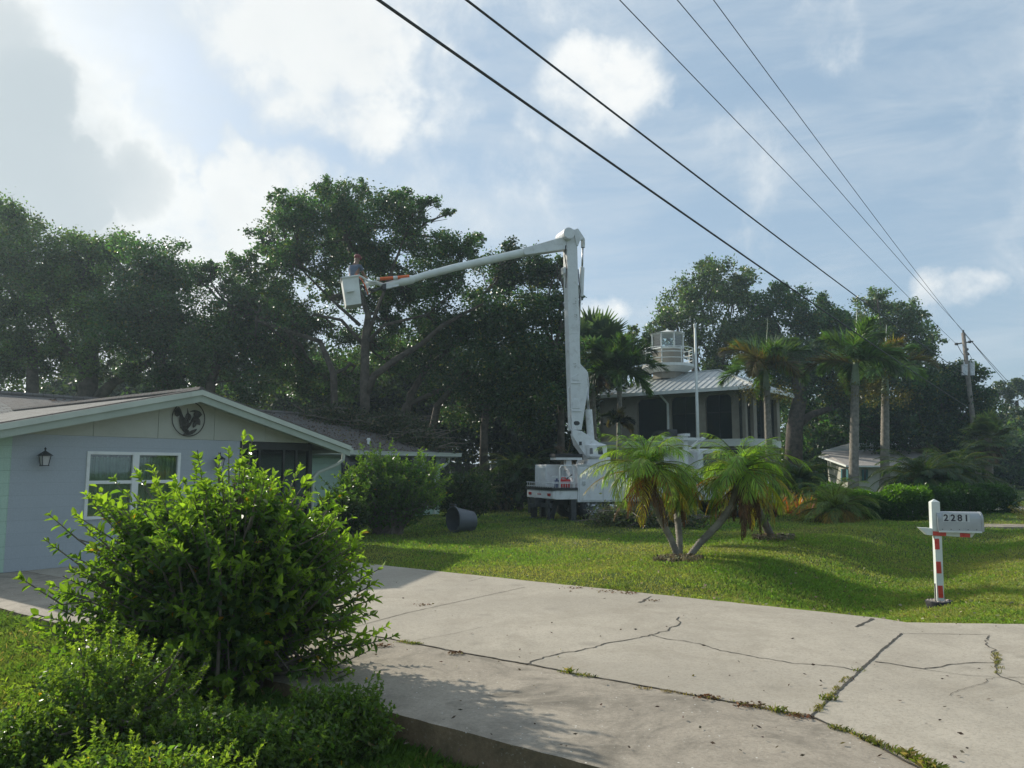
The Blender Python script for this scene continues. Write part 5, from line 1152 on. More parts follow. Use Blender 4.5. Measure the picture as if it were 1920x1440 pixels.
tpoly([(1080,812),(1091,812),(1124,832),(1130,857),(1103,857),(1086,834)],.90,.5,M_WHITE,'turret_core',tur)
ctl=tpoly([(1105,833),(1134,832),(1138,838),(1138,854),(1134,857),(1106,856)],.50,.28,M_WHITE,'control_box',tur,.05)
tpoly([(1120,838),(1129,837),(1131,852),(1122,852)],.488,.01,M_DARK,'control_recess',ctl,.002)
tpoly([(1106,840),(1111,840),(1112,851),(1106,851)],.488,.01,M_GREYP,'label_plate',ctl,.002)
tpoly([(1086,828),(1091,828),(1091,835),(1086,835)],.77,.01,M_DARK,'access_hole',tur,.002)
# booms
LB=[(1063,455),(1066,600),(1068.5,683),(1070,722),(1073,807),(1091,806),(1103,727),(1101,695),(1088.5,682),(1086.5,600),(1082.5,455)]
lb=tpoly(LB,.98,.36,M_WHITE,'lower_boom',truck,.02)
for z_ in (623,): 
    tpoly([(1066.5,z_),(1087.5,z_),(1087.5,z_+2.5),(1066.5,z_+2.5)],.972,.38,M_WHITE,'collar_band',lb,.004)
for (x0,y0,x1,y1) in ((1071,717,1089,719),(1073,769,1090,771.5)): tpoly([(x0,y0),(x1,y0),(x1,y1),(x0,y1)],.95,.04,M_WHITE,'rib_bar',lb,.004)
tpoly([(1076,791),(1079,789.5),(1084,789.5),(1087,792),(1087,795),(1084,797.5),(1079,797.5),(1076,795)],.974,.01,M_DARK,'oval_port',lb,.001)
tpoly([(1074,755),(1077,748),(1084,748),(1087,755),(1087,766),(1074,766)],.955,.03,M_WHITE,'access_cover',lb,.01)
tpoly([(1073,706),(1085,700),(1086,713),(1073,713)],.965,.02,M_WHITE,'access_cover',lb,.01)
M_DIRT=pbr('old_decal_grime',(.40,.39,.36),.7,vary_=.35,scale=30)
for (x,y,s_) in ((1076,563,5),(1078,590,4),(1077,686,3.5)):
    m_=MB(); 
    for k in range(5): 
        xx=x+rnd.uniform(-s_,s_)*.7; yy=y+rnd.uniform(-s_,s_)*1.6; m_.prism([tp(xx,yy,.976),tp(xx+rnd.uniform(1,3),yy+rnd.uniform(-.5,.5),.976),tp(xx+rnd.uniform(1,3),yy+1.6,.976),tp(xx,yy+1.3,.976)],TN*.003)
    m_.build('worn_decal',M_DIRT,lb)
mb=MB()
pts=[(1070,727),(1066,726),(1065,732),(1067,770),(1067.5,797),(1069.5,805),(1073,806)]; mb.tube([tp(x,y,1.05) for x,y in pts],.02,6); mb.tube([tp(1067,766,1.05),tp(1072,766,1.05)],.015,5)
pts=[(1101,697),(1103,712),(1104,722),(1103,735),(1101,760)]; mb.tube([tp(x,y,1.2) for x,y in pts],.022,6); mb.build('hose_rail',M_WHITE,lb,smooth=True)
mb=MB(); mb.tube([tp(1108,826,1.16),tp(1103.5,768,1.16)],.125,14); lc=mb.build('lower_cylinder',M_WHITE,truck,smooth='auto')
mb=MB(); mb.tube([tp(1103.6,769,1.16),tp(1100,728,1.16)],.05,10); mb.build('piston_rod',M_STEEL,lc,smooth=True)
mb=MB(); mb.tube([tp(1089.5,556,1.16),tp(1091.5,502,1.16)],.085,12); uc=mb.build('upper_cylinder',M_WHITE,truck,smooth='auto')
mb=MB(); mb.tube([tp(1091.5,503,1.16),tp(1092.7,462,1.16)],.035,8); mb.build('piston_rod',M_STEEL,uc,smooth=True)
tpoly([(1088,560),(1090,555),(1087,640),(1085.5,640)],1.1,.12,M_WHITE,'cylinder_mount',lb)
mb=MB(); mb.tube([tp(x,y,1.02) for x,y in ((1084,505),(1085.5,530),(1088,545),(1087,556),(1085.5,575))],.018,5); mb.tube([tp(x,y,.99) for x,y in ((1061,460),(1059,480),(1062,500),(1061,540))],.018,5); mb.build('hydraulic_hose',M_BLACK,lb,smooth=True)
kn=MB(); c_=tp(1067.5,437,.8); kn.cyl(c_,c_-TN*.75,.21,28); kn=kn.build('elbow_drum',M_WHITE,truck,bevel=.015,smooth=False)
tpoly([(1057,440),(1066,428),(1080,430),(1084,456),(1063,470)],1.0,.3,M_WHITE,'elbow_head',kn)
for bb in (.95,1.32): tpoly([(1076,431),(1083.5,428),(1086,431),(1096.5,447),(1096,452),(1088,450),(1084,461),(1081,460)],bb,.06,M_WHITE,'elbow_link',kn,.005)
mb=MB(); mb.tube([tp(1093,449,1.16),tp(1093,464,1.16)],.075,10); mb.tube([tp(1093,449,.9),tp(1093,449,1.42)],.04,8); mb.build('clevis',M_WHITE,kn)
tpoly([(1057,500),(1061,500),(1062,513),(1058,513)],1.0,.25,M_WHITE,'side_box',lb)
UB=[(1062,442),(985,464),(981.5,467),(982,473),(985,478),(1064,467)]
ub=tpoly(UB,1.0,.34,M_WHITE,'upper_boom',truck,.02)
def bt(px,py,d=0.): return tp(px,py,1.17+d)
mb=MB(); pts=[(990,471.5),(900,491.5),(852,502),(800,515.5),(768,525)]; mb.tube([bt(x,y) for x,y in pts],[.145,.135,.128,.12,.115],16); mb.build('boom_tube',M_WHITEM,ub,smooth='auto')
mb=MB(); pts=[(776,522.5),(772,524),(752,528),(746,530),(722,536)]; mb.tube([bt(x,y) for x,y in pts],[.115,.15,.155,.12,.10],12); mb.build('tip_sleeve',M_WHITEM,ub,smooth='auto')
mb=MB(); 
for a,b in (((712,523),(737,521)),((745,520.5),(767,518))): mb.tube([bt(*a,-.1),bt(*b,-.1)],.055,10)
mb.build('orange_cover',M_ORANGE,ub,smooth='auto')
mb=MB(); mb.tube([bt(737,521,-.1),bt(745,520.5,-.1)],.06,10); mb.tube([bt(707,522,-.1),bt(712,523,-.1)],.05,8); mb.tube([bt(726,541),bt(762,531)],.035,8); 
mb.prism([bt(720,531,-.1),bt(748,528,-.1),bt(748,536,-.1),bt(720,542,-.1)],-TN*.2); mb.build('tip_fitting',M_WHITE,ub)
mb=MB(); mb.prism([bt(716,533,-.14),bt(724,531,-.14),bt(724,543,-.14),bt(718,541,-.14)],-TN*.28); mb.build('tip_bracket',M_DARK,ub)
mb=MB(); mb.tube([bt(720,536),bt(706,530),bt(690,533),bt(684,536)],.075,8); mb.tube([bt(706,528,-.1),bt(692,528,-.1),bt(680,520,-.1),bt(670,516,-.1)],.035,6); mb.tube([bt(690,534,-.12),bt(686,548,-.12),bt(688,556,-.12)],.03,6); mb.build('jib_arm',M_WHITEM,ub)
mb=MB(); mb.tube([bt(716,540),bt(700,545),bt(690,541)],.055,6); mb.tube([bt(684,534,-.15),bt(683,545,-.15),bt(687,553,-.15)],.025,5); mb.build('jib_actuator',M_DARK,ub)
mb=MB(); mb.tube([bt(668,514,-.2),bt(678,524,-.2),bt(684,535,-.18),bt(690,552,-.15)],.022,5); mb.build('safety_line',M_ORANGE,ub,smooth=True)
# bucket: open tapered box
bc_t=bt(657,520); 
c1=bt(641,521,-.35); c2=bt(672,517,-.35); c3=bt(687,530,.15); 
dn=bt(648,573,-.35)-c1
e1=c2-c1; e2=-TN*.62+TL*.05; dn=dn*1.0
def ringp(c,s=1.0,o=0.): 
    cc=c+e1/2+e2/2; return [cc+(p-cc)*s for p in (c,c+e1,c+e1+e2,c+e2)]
top_=ringp(c1); bot=ringp(c1+dn,.92); it=ringp(c1,.93); ib=ringp(c1+dn*.97,.85)
mb=MB(); vs_=top_+bot+it+ib; fs=[]
for i in range(4):
    j=(i+1)%4; fs+= [(i,j,j+4,i+4),(8+i,12+i,12+j,8+j),(i,8+i,8+j,j)]
fs+= [(4,5,6,7),(12,15,14,13)]; mb.add(vs_,fs); bk=mb.build('bucket',M_WHITEM,truck)
mb=MB(); r1=ringp(c1,1.05); mb.tube(r1+[r1[0]],.03,5,caps=False); s0=bt(650,547,-.37); mb.par(s0-Z*.03,e1*.42,TN*.1,Z*.09); mb.build('bucket_rim_and_step',M_WHITEM,bk)
# person in the bucket: one continuous skinned figure
bcx=c1+e1/2+e2/2
H0=bcx+Z*(-.55)     # floor of the bucket is about 1 m below the rim
def skin(name,joints,edges,mat,parent,root=0,sub=1):
    me=bpy.data.meshes.new(name); base=wl(parent) if parent else np.zeros(3)
    me.from_pydata([tuple(np.array(j[0])-base) for j in joints],edges,[]); o=link(name,me,parent,mat)
    m=o.modifiers.new('skin','SKIN'); 
    for i,j in enumerate(joints): 
        v=me.skin_vertices[0].data[i]; v.radius=(j[1],j[2] if len(j)>2 else j[1]); v.use_root=(i==root)
    m.use_smooth_shade=True; s_=o.modifiers.new('sub','SUBSURF'); s_.levels=sub; s_.render_levels=sub; return o
M_SKIN=pbr('skin',(.22,.12,.08),.55); M_SHIRT=pbr('blue_grey_shirt',(.09,.12,.17),.85,vary_=.15,scale=6); M_PANTS=pbr('dark_trousers',(.05,.055,.07),.9); M_CAP=pbr('red_cap',(.20,.035,.035),.7)
ft=c1+dn*.96+e1/2+e2/2; fwd=unit(TL*.6-TN*.6); sd_=np.cross(Z,fwd)
per=thing('person',ft,'person in blue grey shirt and red cap standing in the raised bucket','person')
J_=[]; pv=ft+Z*.80
J_=[(pv,.15,.11),(pv+Z*.22+fwd*.02,.145,.105),(pv+Z*.42+fwd*.06,.17,.11),(pv+Z*.53+fwd*.09,.09,.08),(pv+Z*.60+fwd*.12,.055),(pv+Z*.68+fwd*.15,.085,.09),(pv+Z*.77+fwd*.16,.088,.095),(pv+Z*.84+fwd*.15,.05)]
E=[(0,1),(1,2),(2,3),(3,4),(4,5),(5,6),(6,7)]
for s_ in (1,-1):
    k=len(J_); J_+=[(pv+Z*.47+fwd*.06+sd_*s_*.19,.06),(pv+Z*.24+fwd*.16+sd_*s_*.25,.048),(pv+Z*.17+fwd*.38+sd_*s_*.2,.036),(pv+Z*.18+fwd*.46+sd_*s_*.18,.03,.02)]
    E+=[(2,k),(k,k+1),(k+1,k+2),(k+2,k+3)]
    f0=len(J_)
    for fi in range(4): J_.append((pv+Z*(.17-.005*fi)+fwd*(.53-.01*abs(fi-1))+sd_*(s_*.18+(fi-1.5)*.02),.009)); E.append((k+3,f0+fi))
    J_.append((pv+Z*.2+fwd*.49+sd_*(s_*.14),.010)); E.append((k+3,len(J_)-1))
for s_ in (1,-1):
    k=len(J_); J_+=[(pv-Z*.06+sd_*s_*.1,.1),(pv-Z*.36+sd_*s_*.11+fwd*.12,.07),(pv-Z*.74+sd_*s_*.12,.045),(pv-Z*.77+sd_*s_*.13+fwd*.12,.04)]
    E+=[(0,k),(k,k+1),(k+1,k+2),(k+2,k+3)]
skin('body',J_,E,M_SKIN,per)
sj=[(pv+Z*.02,.165,.125),(pv+Z*.22+fwd*.02,.16,.12),(pv+Z*.42+fwd*.06,.185,.125),(pv+Z*.5+fwd*.08,.11,.09)]; se=[(0,1),(1,2),(2,3)]
for s_ in (1,-1): k=len(sj); sj+=[(pv+Z*.47+fwd*.06+sd_*s_*.19,.075),(pv+Z*.3+fwd*.13+sd_*s_*.24,.066)]; se+=[(2,k),(k,k+1)]
skin('shirt',sj,se,M_SHIRT,per)
sj=[(pv,.17,.13)]; se=[]
for s_ in (1,-1): k=len(sj); sj+=[(pv-Z*.06+sd_*s_*.1,.115),(pv-Z*.36+sd_*s_*.11+fwd*.12,.085),(pv-Z*.7+sd_*s_*.12,.06)]; se+=[(0,k),(k,k+1),(k+1,k+2)]
skin('trousers',sj,se,M_PANTS,per)
hc=pv+Z*.77+fwd*.16
mb=MB(); mb.ball(hc+Z*.05,(.105,.105,.085),12,8); mb.tube([hc+fwd*.06+Z*.05,hc+fwd*.19+Z*.035],[.085,.05],8); mb.build('cap',M_CAP,per,smooth=True)
mb=MB(); mb.ball(hc-Z*.03+fwd*.085,(.018,.018,.02),6,4); 
for s_ in (1,-1): mb.ball(hc+sd_*s_*.09-Z*.02,(.012,.012,.03),6,4)
mb.build('nose_and_ears',M_SKIN,per)
# red fuel can on the deck
cc=TK(-.3,.35,1.10); can=thing('fuel_can',cc,'red plastic fuel can with black spout standing on the truck tail deck','fuel can')
mb=MB(); mb.par(cc-TL*.17-TN*.1,TL*.34,TN*.2,Z*.27); mb.build('can_body',M_RED,can,bevel=.03)
mb=MB(); mb.tube([cc+TL*.05+Z*.26,cc+TL*.12+Z*.33,cc+TL*.26+Z*.42],.02,6); mb.build('spout',M_BLACK,can)
mb=MB(); mb.tube([cc-TL*.12+Z*.26,cc-TL*.11+Z*.32,cc+TL*.02+Z*.32,cc+TL*.03+Z*.26],.016,6); mb.build('handle',M_RED,can)
cc=TK(-.5,.55,1.10); m_=MB(); m_.cyl(cc,cc+Z*.24,.08,12); m_.cyl(cc+Z*.24,cc+Z*.3,.03,8); j=m_.build('jug',pbr('blue_jug',(.05,.07,.16),.5),None); tag(j,'small dark blue jug beside the red fuel can on the truck tail','jug')
# ------------------------------------------------------------------ mailbox
MB0=GT(1761,1137); mbx=thing('mailbox',MB0,'grey rural mailbox numbered 2281 on a white post with red reflective bands','mailbox')
md=unit(np.array([1.0,-.16,0])); mn=np.array([md[1],-md[0],0]); mn=mn if mn[1]<0 else -mn
M_MBX=pbr('galvanised_grey',(.36,.38,.38),.38,metal=.35,vary_=.08,scale=6); M_POSTW=pbr('post_white',(.62,.66,.62),.6,vary_=.08,scale=4,dirt=(.3,.3,.24),dirt_amt=.35); M_REFR=pbr('red_reflector',(.55,.05,.035),.35,vary_=.1)
mp=lambda px,py,o=0.: onplane(px,py,MB0+mn*o,-mn)
pb=mp(1762,1133); pm=mp(1757,1005); ptp=mp(1752,946)
up=unit(pm-pb)
def post(a,b,w_,mat,name,par_=mbx,bev=.004,capz=0):
    m_=MB(); ax=unit(b-a); m_.par(a-md*w_/2-mn*w_/2,md*w_,mn*w_,(b-a)); 
    if capz:
        t=[b-md*w_/2-mn*w_/2,b+md*w_/2-mn*w_/2,b+md*w_/2+mn*w_/2,b-md*w_/2+mn*w_/2]; m_.add(t+[b+Z*capz],[(0,1,4),(1,2,4),(2,3,4),(3,0,4)])
    o=m_.build(name,mat,par_,bevel=bev); return o
lp=post(pb-up*.1,pm,.088,M_POSTW,'post')
upp=post(mp(1753.5,995,.0)+up*0,mp(1751.5,941),.105,M_POSTW,'post_top',capz=.04)
wv=.09
for (y0,y1) in ((1010,1030),(1053,1075),(1098,1121)):
    m_=MB(); a=mp(1753.5+(y1-1010)*.076+1.5,y1,.05); b=mp(1753.5+(y0-1010)*.076+1.5,y0,.05); m_.par(a-md*.022,md*.058,mn*.003,b-a); m_.build('reflective_band',M_REFR,mbx)
ar0=mp(1724,990,.02); m_=MB(); 
m_.prism([mp(1723,989,.045),mp(1832,996,.045),mp(1822,1008,.045),mp(1738,1003,.045)],-mn*.09); arm=m_.build('crossarm',M_POSTW,mbx,bevel=.003)
for (x0,x1) in ((1749,1774),(1800,1819)):
    f=lambda x:996.5+(x-1749)*.06; m_=MB(); m_.prism([mp(x0,f(x0)+7.5,.046),mp(x1,f(x1)+7,.046),mp(x1,f(x1),.046),mp(x0,f(x0)-.5,.046)],mn*.003); m_.build('reflective_band',M_REFR,mbx)
b0=mp(1761,995,.09); b1=mp(1841,998,.09); bh=float(mp(1761,959,.09)[2]-b0[2]); bd=b1-b0; bd[2]*=.3; bw=.19
m_=MB(); n=12; sec=[(0,0),(0,bh-bw/2)]+[(bw/2-bw/2*math.cos(t),bh-bw/2+bw/2*math.sin(t)) for t in np.linspace(0,math.pi,n)[1:-1]]+[(bw,bh-bw/2),(bw,0)]
m_.prism([b0-mn*x+Z*z for x,z in sec],bd); bx=m_.build('box',M_MBX,mbx,smooth='auto')
m_=MB(); ud=unit(bd); m_.prism([b0+bd+ud*.001-mn*(x*1.06-.006)+Z*(z*1.02-.003) for x,z in sec],ud*.03); m_.build('door',M_MBX,bx,bevel=.003)
m_=MB(); m_.prism([b0-ud*.012-mn*(x*1.04-.004)+Z*(z*1.02-.002) for x,z in sec],ud*.01); m_.build('rear_cap',M_MBX,bx)
m_=MB(); m_.par(b0-Z*.02-mn*.0+mn*.012,bd,-mn*(bw+.024),Z*.022); m_.build('base_plate',M_POSTW,mbx)
m_=MB()
for i in range(5): q_=b0+bd*(.08+.2*i)+mn*.001+Z*.02; m_.cyl(q_,q_+mn*.006,.006,6)
m_.build('rivets',M_DARK,bx)
M_NUM=pbr('black_digits',(.03,.03,.04),.5); M_NUMB=pbr('digit_backing',(.50,.53,.54),.5)
def digits(txt,x,name='number'):
    cu=bpy.data.curves.new('num','FONT'); cu.body=txt; cu.size=.118; cu.extrude=.0008; cu.offset=.0035; ob=bpy.data.objects.new('num',cu); COL.objects.link(ob)
    bpy.context.view_layer.update(); dg=bpy.context.evaluated_depsgraph_get(); me=bpy.data.meshes.new_from_object(ob.evaluated_get(dg)); bpy.data.objects.remove(ob)
    nv_=len(me.vertices); co=np.empty(nv_*3); me.vertices.foreach_get('co',co); co=co.reshape(-1,3)
    base=b0+bd*x+mn*.0035+Z*(bh*.52); P_=base+co[:,:1]*1.0*ud+Z*co[:,1:2]+mn*co[:,2:3]-wl(bx); me.vertices.foreach_set('co',P_.ravel()); me.materials.clear()
    o=link(name,me,bx,M_NUM); return P_
for ch,x in (('2',.12),('2',.285),('8',.445),('1',.60)):
    m_=MB(); q_=b0+bd*x+mn*.001+Z*(bh*.52-.012); m_.par(q_-ud*.008,ud*.078,mn*.0015,Z*.108); m_.build('number_plate',M_NUMB,bx); digits(ch,x)
# tilted round planter at the foot
c_=MB0-Z*.02; m_=MB(); prof=[(.145,0),(.165,.09),(.155,.10),(.14,.085)]; n=24; vs_=[]
for k in range(n):
    t=2*math.pi*k/n
    for rr,zz in prof: vs_.append(c_+np.array([math.cos(t)*rr+.0,math.sin(t)*rr,zz+math.cos(t)*.005]))
m_.add(vs_,[(k*4+i,((k+1)%n)*4+i,((k+1)%n)*4+i+1,k*4+i+1) for k in range(n) for i in range(3)]); pot=m_.build('planter_ring',M_BLACK,mbx,smooth=True)
m_=MB(); 
for k in range(90): a=rnd.uniform(0,6.28); r_=.14*math.sqrt(rnd.random()); m_.ball(c_+np.array([r_*math.cos(a),r_*math.sin(a),.07+rnd.uniform(0,.02)]),rnd.uniform(.01,.02),5,4)
m_.build('gravel_fill',pbr('pale_gravel',(.45,.38,.32),.9,vary_=.3,scale=30),mbx)
m_=MB(); m_.tube([mp(1755,1128,.05),mp(1753,1094,.05)],.008,5); m_.build('cable',M_BLACK,mbx)
# ------------------------------------------------------------------ flagpole, stakes, tub
def px_tube(x0,y0,x1,y1,Y): return at(x0,y0,Y),at(x1,y1,Y)
f1=at(1303,612,36); f0=f1.copy(); f0[2]=float(hgt(f1[0],f1[1])); fp=thing('flagpole',f0,'bare white flagpole with ball top in front of the raised house','flagpole')
m_=MB(); m_.tube([f0,f0+(f1-f0)*.5,f1],[.085,.075,.05],10); m_.build('pole',M_WHITEM,fp,smooth=True); m_=MB(); m_.ball(f1+Z*.06,.08); m_.cyl(f1-Z*.05,f1+Z*.02,.07,8); m_.build('ball_finial',M_WHITEM,fp)
for (x,yt,yb,D,lab,w_) in ((1716,929,964,29,'thin stake with a white top standing before the hedge, left of the pale one',.03),(1733,937,965,29,'pale wooden stake before the hedge, nearest the mailbox post',.035),(1711,955,965,28.5,'short white peg at the foot of the two stakes',.03)):
    a=at(x,yt,D); b=a.copy(); b[2]=float(hgt(a[0],a[1]))-.05; s_=thing('stake',b,lab,'stake','stakes before the hedge'); m_=MB(); m_.cbox((a+b)/2,[w_,0,0],[0,w_,0],[0,0,a[2]-b[2]]); m_.build('shaft',M_BARKL if x==1733 else M_STEEL,s_)
    if x==1716: m_=MB(); m_.cbox(a-Z*.12,[w_*1.3,0,0],[0,w_*1.3,0],[0,0,.26]); m_.build('white_top',M_WHITEM,s_)
tc_=GT(860,998); M_TUB=pbr('grey_plastic',(.09,.10,.115),.5,vary_=.1); M_TUBI=pbr('tub_inside',(.05,.055,.06),.6)
tub=thing('garbage_tub',tc_,'round grey plastic tub lying on its side on the lawn, mouth towards the camera','tub')
td=unit(np.array([.80,.60,0])); rt=.345; cm_=at(849,978,tc_[1]); cm_[2]=tc_[2]+rt+.0
n=32; m_=MB(); sd2=np.array([-td[1],td[0],0]); 
def rg_(s,r,dz=0): return [cm_+td*s+(sd2*math.cos(2*math.pi*k/n)+Z*math.sin(2*math.pi*k/n))*r+Z*(dz) for k in range(n)]
prof=[(.06,rt-.03,0),(.03,rt,0),(0,rt,0),(0,rt-.025,0)]
rings=[rg_(.62,rt*.78,-.07),rg_(.06,rt*.97,-.005),rg_(.05,rt*1.03),rg_(0,rt*1.03),rg_(0,rt*.95),rg_(.59,rt*.74,-.065)]
vs_=[p for r_ in rings for p in r_]; fs=[(i*n+k,i*n+(k+1)%n,(i+1)*n+(k+1)%n,(i+1)*n+k) for i in range(5) for k in range(n)]+[tuple(range(n))[::-1],tuple(range(5*n,6*n))]
m_.add(vs_,fs); m_.build('tub_shell',M_TUB,tub,smooth='auto'); m_=MB(); m_.tube([cm_+sd2*.15+Z*rt*.98-td*.0,cm_+sd2*.15+Z*(rt+.05),cm_-sd2*.15+Z*(rt+.05),cm_-sd2*.15+Z*rt*.98],.014,5); m_.build('handle',M_TUB,tub)
# ------------------------------------------------------------------ utility pole and wires
M_POLE=pbr('weathered_pole',(.20,.175,.15),.9,vary_=.25,scale=3,bump=.5,bscale=12)
PD=52.; pt_=at(1806,624,PD); pbm=at(1838,905,PD); pbm[2]=float(hgt(pbm[0],pbm[1]))
upole=thing('utility_pole',pbm,'tall leaning weathered utility pole with transformers at right','utility pole')
m_=MB(); m_.tube([pbm-Z*.3,(pbm+pt_)/2,pt_],[.19,.16,.12],12); m_.build('pole',M_POLE,upole,smooth=True)
pp=lambda x,y,d=0.: at(x,y,PD+d)
m_=MB(); m_.tube([pp(1794,645),pp(1824,640,1.0)],.05,5); m_.build('crossarm',M_POLE,upole)
def insul(c,L=.35):
    m_=MB(); m_.tube([c,c+Z*.0+np.array([L*.5,0,0])],.04,6)
    for k in range(4): m_.cyl(c+np.array([L*.12*k,0,0]),c+np.array([L*.12*k+.03,0,0]),.09,8)
    m_.build('insulator',M_DARK,upole)
insul(pp(1791,645)); insul(pp(1816,641,.6)); insul(pp(1812,655,.1),.2); insul(pp(1814,664,.1),.15)
m_=MB(); m_.cyl(pp(1806,626),pp(1806,619),.06,8); m_.build('insulator',M_DARK,upole)
for (x,y0,y1,r_,dd) in ((1808,686,704,.20,-.35),(1820,683,704,.24,.25)):
    c_=pp(x,y1,dd); t_=pp(x,y0,dd); m_=MB(); m_.cyl(c_,t_,r_,16); m_.cyl(t_,t_+Z*.08,r_*1.05,16); m_.cyl(t_+Z*.08,t_+Z*.28,.05,8); tr_=m_.build('transformer',M_STEEL,upole,smooth='auto')
m_=MB(); m_.tube([pp(1812,657),pp(1818,665),pp(1822,672),pp(1820,684,.25)],.015,4); m_.tube([pp(1816,706),pp(1826,704)],.03,4); m_.build('jumper_wire',M_DARK,upole)
M_WIRE=pbr('black_cable',(.03,.032,.036),.6)
def wire(label,pts,r,far=18.,sag=.25,group=None,ground_end=None,name='overhead_wire'):
    """from the pole attachment back over the street, running along U; second point fixes the direction"""
    a=pts[0]; b=pts[1]; L=np.linalg.norm(b-a); n=40; P_=[]; b=b+Z*(sag*4*(far/L)/((1+far/L)**2))
    for i in range(n+1):
        t=i/n*(1+far/L); p=a+(b-a)*t; P_.append(p-Z*sag*4*max(0,t)*(1+far/L-t)/((1+far/L)**2))
    m_=MB(); m_.tube(P_,r,6); o=m_.build(name,M_WIRE,None,smooth=True); tag(o,label,'wire',group); return o
def overhead(px,attach):
    """point on the view ray of (px,0) that keeps the wire parallel to the street direction"""
    r=ray(px,0); best=None
    for s in np.linspace(2,40,800):
        p=O0+r*s; d=p-attach; h=d[:2]/np.linalg.norm(d[:2]); m=-float(h@U[:2])
        if best is None or m>best[0]: best=(m,p)
    return best[1]
gw='wires running from the street to the utility pole'
ats=[(pp(1822,768),(710,0),.021,'lowest and leftmost of the overhead cables running down to the pole',.25),
     (pp(1815,706,.2),(875,0),.019,'thick overhead cable, second from the left at the top of the picture',.30),
     (pp(1792,644),(1162,0),.011,'thin power wire ending at the left insulator of the pole, middle of the five',.25),
     (pp(1806,620),(1270,0),.011,'power wire reaching the pole top, left one of the closest pair',.35),
     (pp(1820,640,.8),(1338,0),.011,'rightmost power wire passing beside the pole top to the right insulator',.35)]
for a_,(x,y),r_,lab,sg in ats:
    # fit: choose ray point whose height equals the attachment height
    r=ray(x,y); s=(a_[2]-HC)/r[2]; p=O0+r*s; p2=overhead(x,a_); p=p*.0+p2 if abs(p2[2]-a_[2])<2.5 else p
    wire(lab,[a_,p],r_,22,sg,gw)
gf='wires leaving the pole to the right'
for (a_,b_,lab) in ((pp(1807,622),pp(1925,763,46),'farther span wire dropping right from the pole top, lower one'),(pp(1822,640,1.),pp(1925,752,48),'farther span wire dropping right from the pole, upper one')):
    wire(lab,[a_,b_],.022,6,.1,gf)
wire('slack cable dropping from the left insulator to the pole',[pp(1795,646),pp(1812,672)],.018,.0,.1,None)
# ------------------------------------------------------------------ cut branches, fence, litter
def brush(name,label,c,r,n,col,seed,size=.12,sticks=14,stickL=1.0,cat='branches',follow=None):
    rg=np.random.default_rng(900+seed); c=np.array(c,float); r=np.array(r,float); root=thing(name,c,label,cat); q=QB(); mb=MB(); ns=26; sc=c+randdir(rg,ns)*r*rg.random((ns,1))**.4; 
    if follow is not None: sc[:,2]=follow(sc)+np.abs(rg.normal(0,1,ns))*r[2]*.6
    else: sc[:,2]=np.abs(sc[:,2]-c[2])+c[2]
    k=rg.integers(0,ns,n); P=sc[k]+rg.normal(0,1,(n,3))*np.array([.3,.3,.14])
    if follow is not None: P[:,2]=np.maximum(P[:,2],follow(P)+.02)
    Q,C=scatter(rg,P,size,col,.4,.12,.5,.3,(.18,.13,.08)); q.add(Q,C)
    for i in range(sticks):
        a=sc[rg.integers(0,ns)]+Z*.08; d=randdir(rg,1)[0]; d[2]*=.25; L=stickL*rg.uniform(.5,1.4); mb.tube(curve_pts(a,a+d*L,5,.15,rg),[.03,.026,.02,.015,.008],5)
    mb.build('sticks',M_BARKL,root); q.build('leaves',M_LEAF,root); return root
def rz_(P_): 
    o_=(P_-A)@V; return zE+(zRg-zE)*np.clip((o_-offE)/HB,0,1)*1.0-np.clip((o_-offE-HB)/HB,0,1)*(zRg-zE)
def onroof(px,py):
    n=unit(np.cross(U,V+Z*(zRg-zE)/HB)); return onplane(px,py,A+V*offE+Z*zE,n)
for i,(x,y,r_,n,lab) in enumerate(((640,790,(1.6,1.2,.5),4200,'pile of cut leafy branches on the shingle roof, nearest the ridge'),(720,810,(1.7,1.2,.55),5200,'large heap of cut branches in the middle of the wing roof'),(790,835,(1.2,1.0,.3),2200,'thin scatter of cut branches near the gutter end of the wing roof'))):
    c_=onroof(x,y); brush('branch_pile',lab,c_,r_,n,(.045,.06,.024),i,.13,26,1.5,'branches',rz_)
c_=GT(1180,985); brush('branch_pile','heap of cut leafy branches on the grass by the rear wheel of the truck',c_,(1.0,.8,.55),6500,(.10,.115,.05),5,.09,22,1.0)
c_=GT(1245,990); brush('branch_pile','darker cut branches under the truck behind the palm clump',c_,(1.0,.7,.45),3600,(.06,.075,.035),6,.09,16,1.0)
q=QB(); n=5000; x_=rng.uniform(0,1,n); y_=rng.uniform(0,1,n); P_=A+U*(4.5+(eR-4.5)*x_[:,None])+V*(offE+.1+(HB-.3)*y_[:,None]); P_[:,2]=rz_(P_)+.02; Q,C=scatter(rng,P_,.07,(.12,.08,.055),.4,.1,.5,.8); q.add(Q,C); o=q.build('roof_litter',M_DEAD); tag(o,'brown leaf litter lying on the shingles of the wing','leaf litter',None,'stuff')
# wooden fence under the trees
M_FENCE=pbr('dark_fence',(.045,.040,.034),.9,vary_=.4,scale=5)
fa0=at(560,800,40.5); fa1=at(1090,800,40.5); ff=thing('fence',np.array([(fa0[0]+fa1[0])/2,40.5,0]),'tall dark board fence in the shade under the oaks','fence')
m_=MB(); x0=fa0[0]
while x0<fa1[0]: m_.box(x0,40.5,-.1,x0+.135,40.53,1.95+rnd.uniform(-.03,.03)); x0+=.15
m_.build('boards',M_FENCE,ff); m_=MB(); m_.box(fa0[0],40.54,1.6,fa1[0],40.6,1.7); m_.build('rail',M_FENCE,ff)
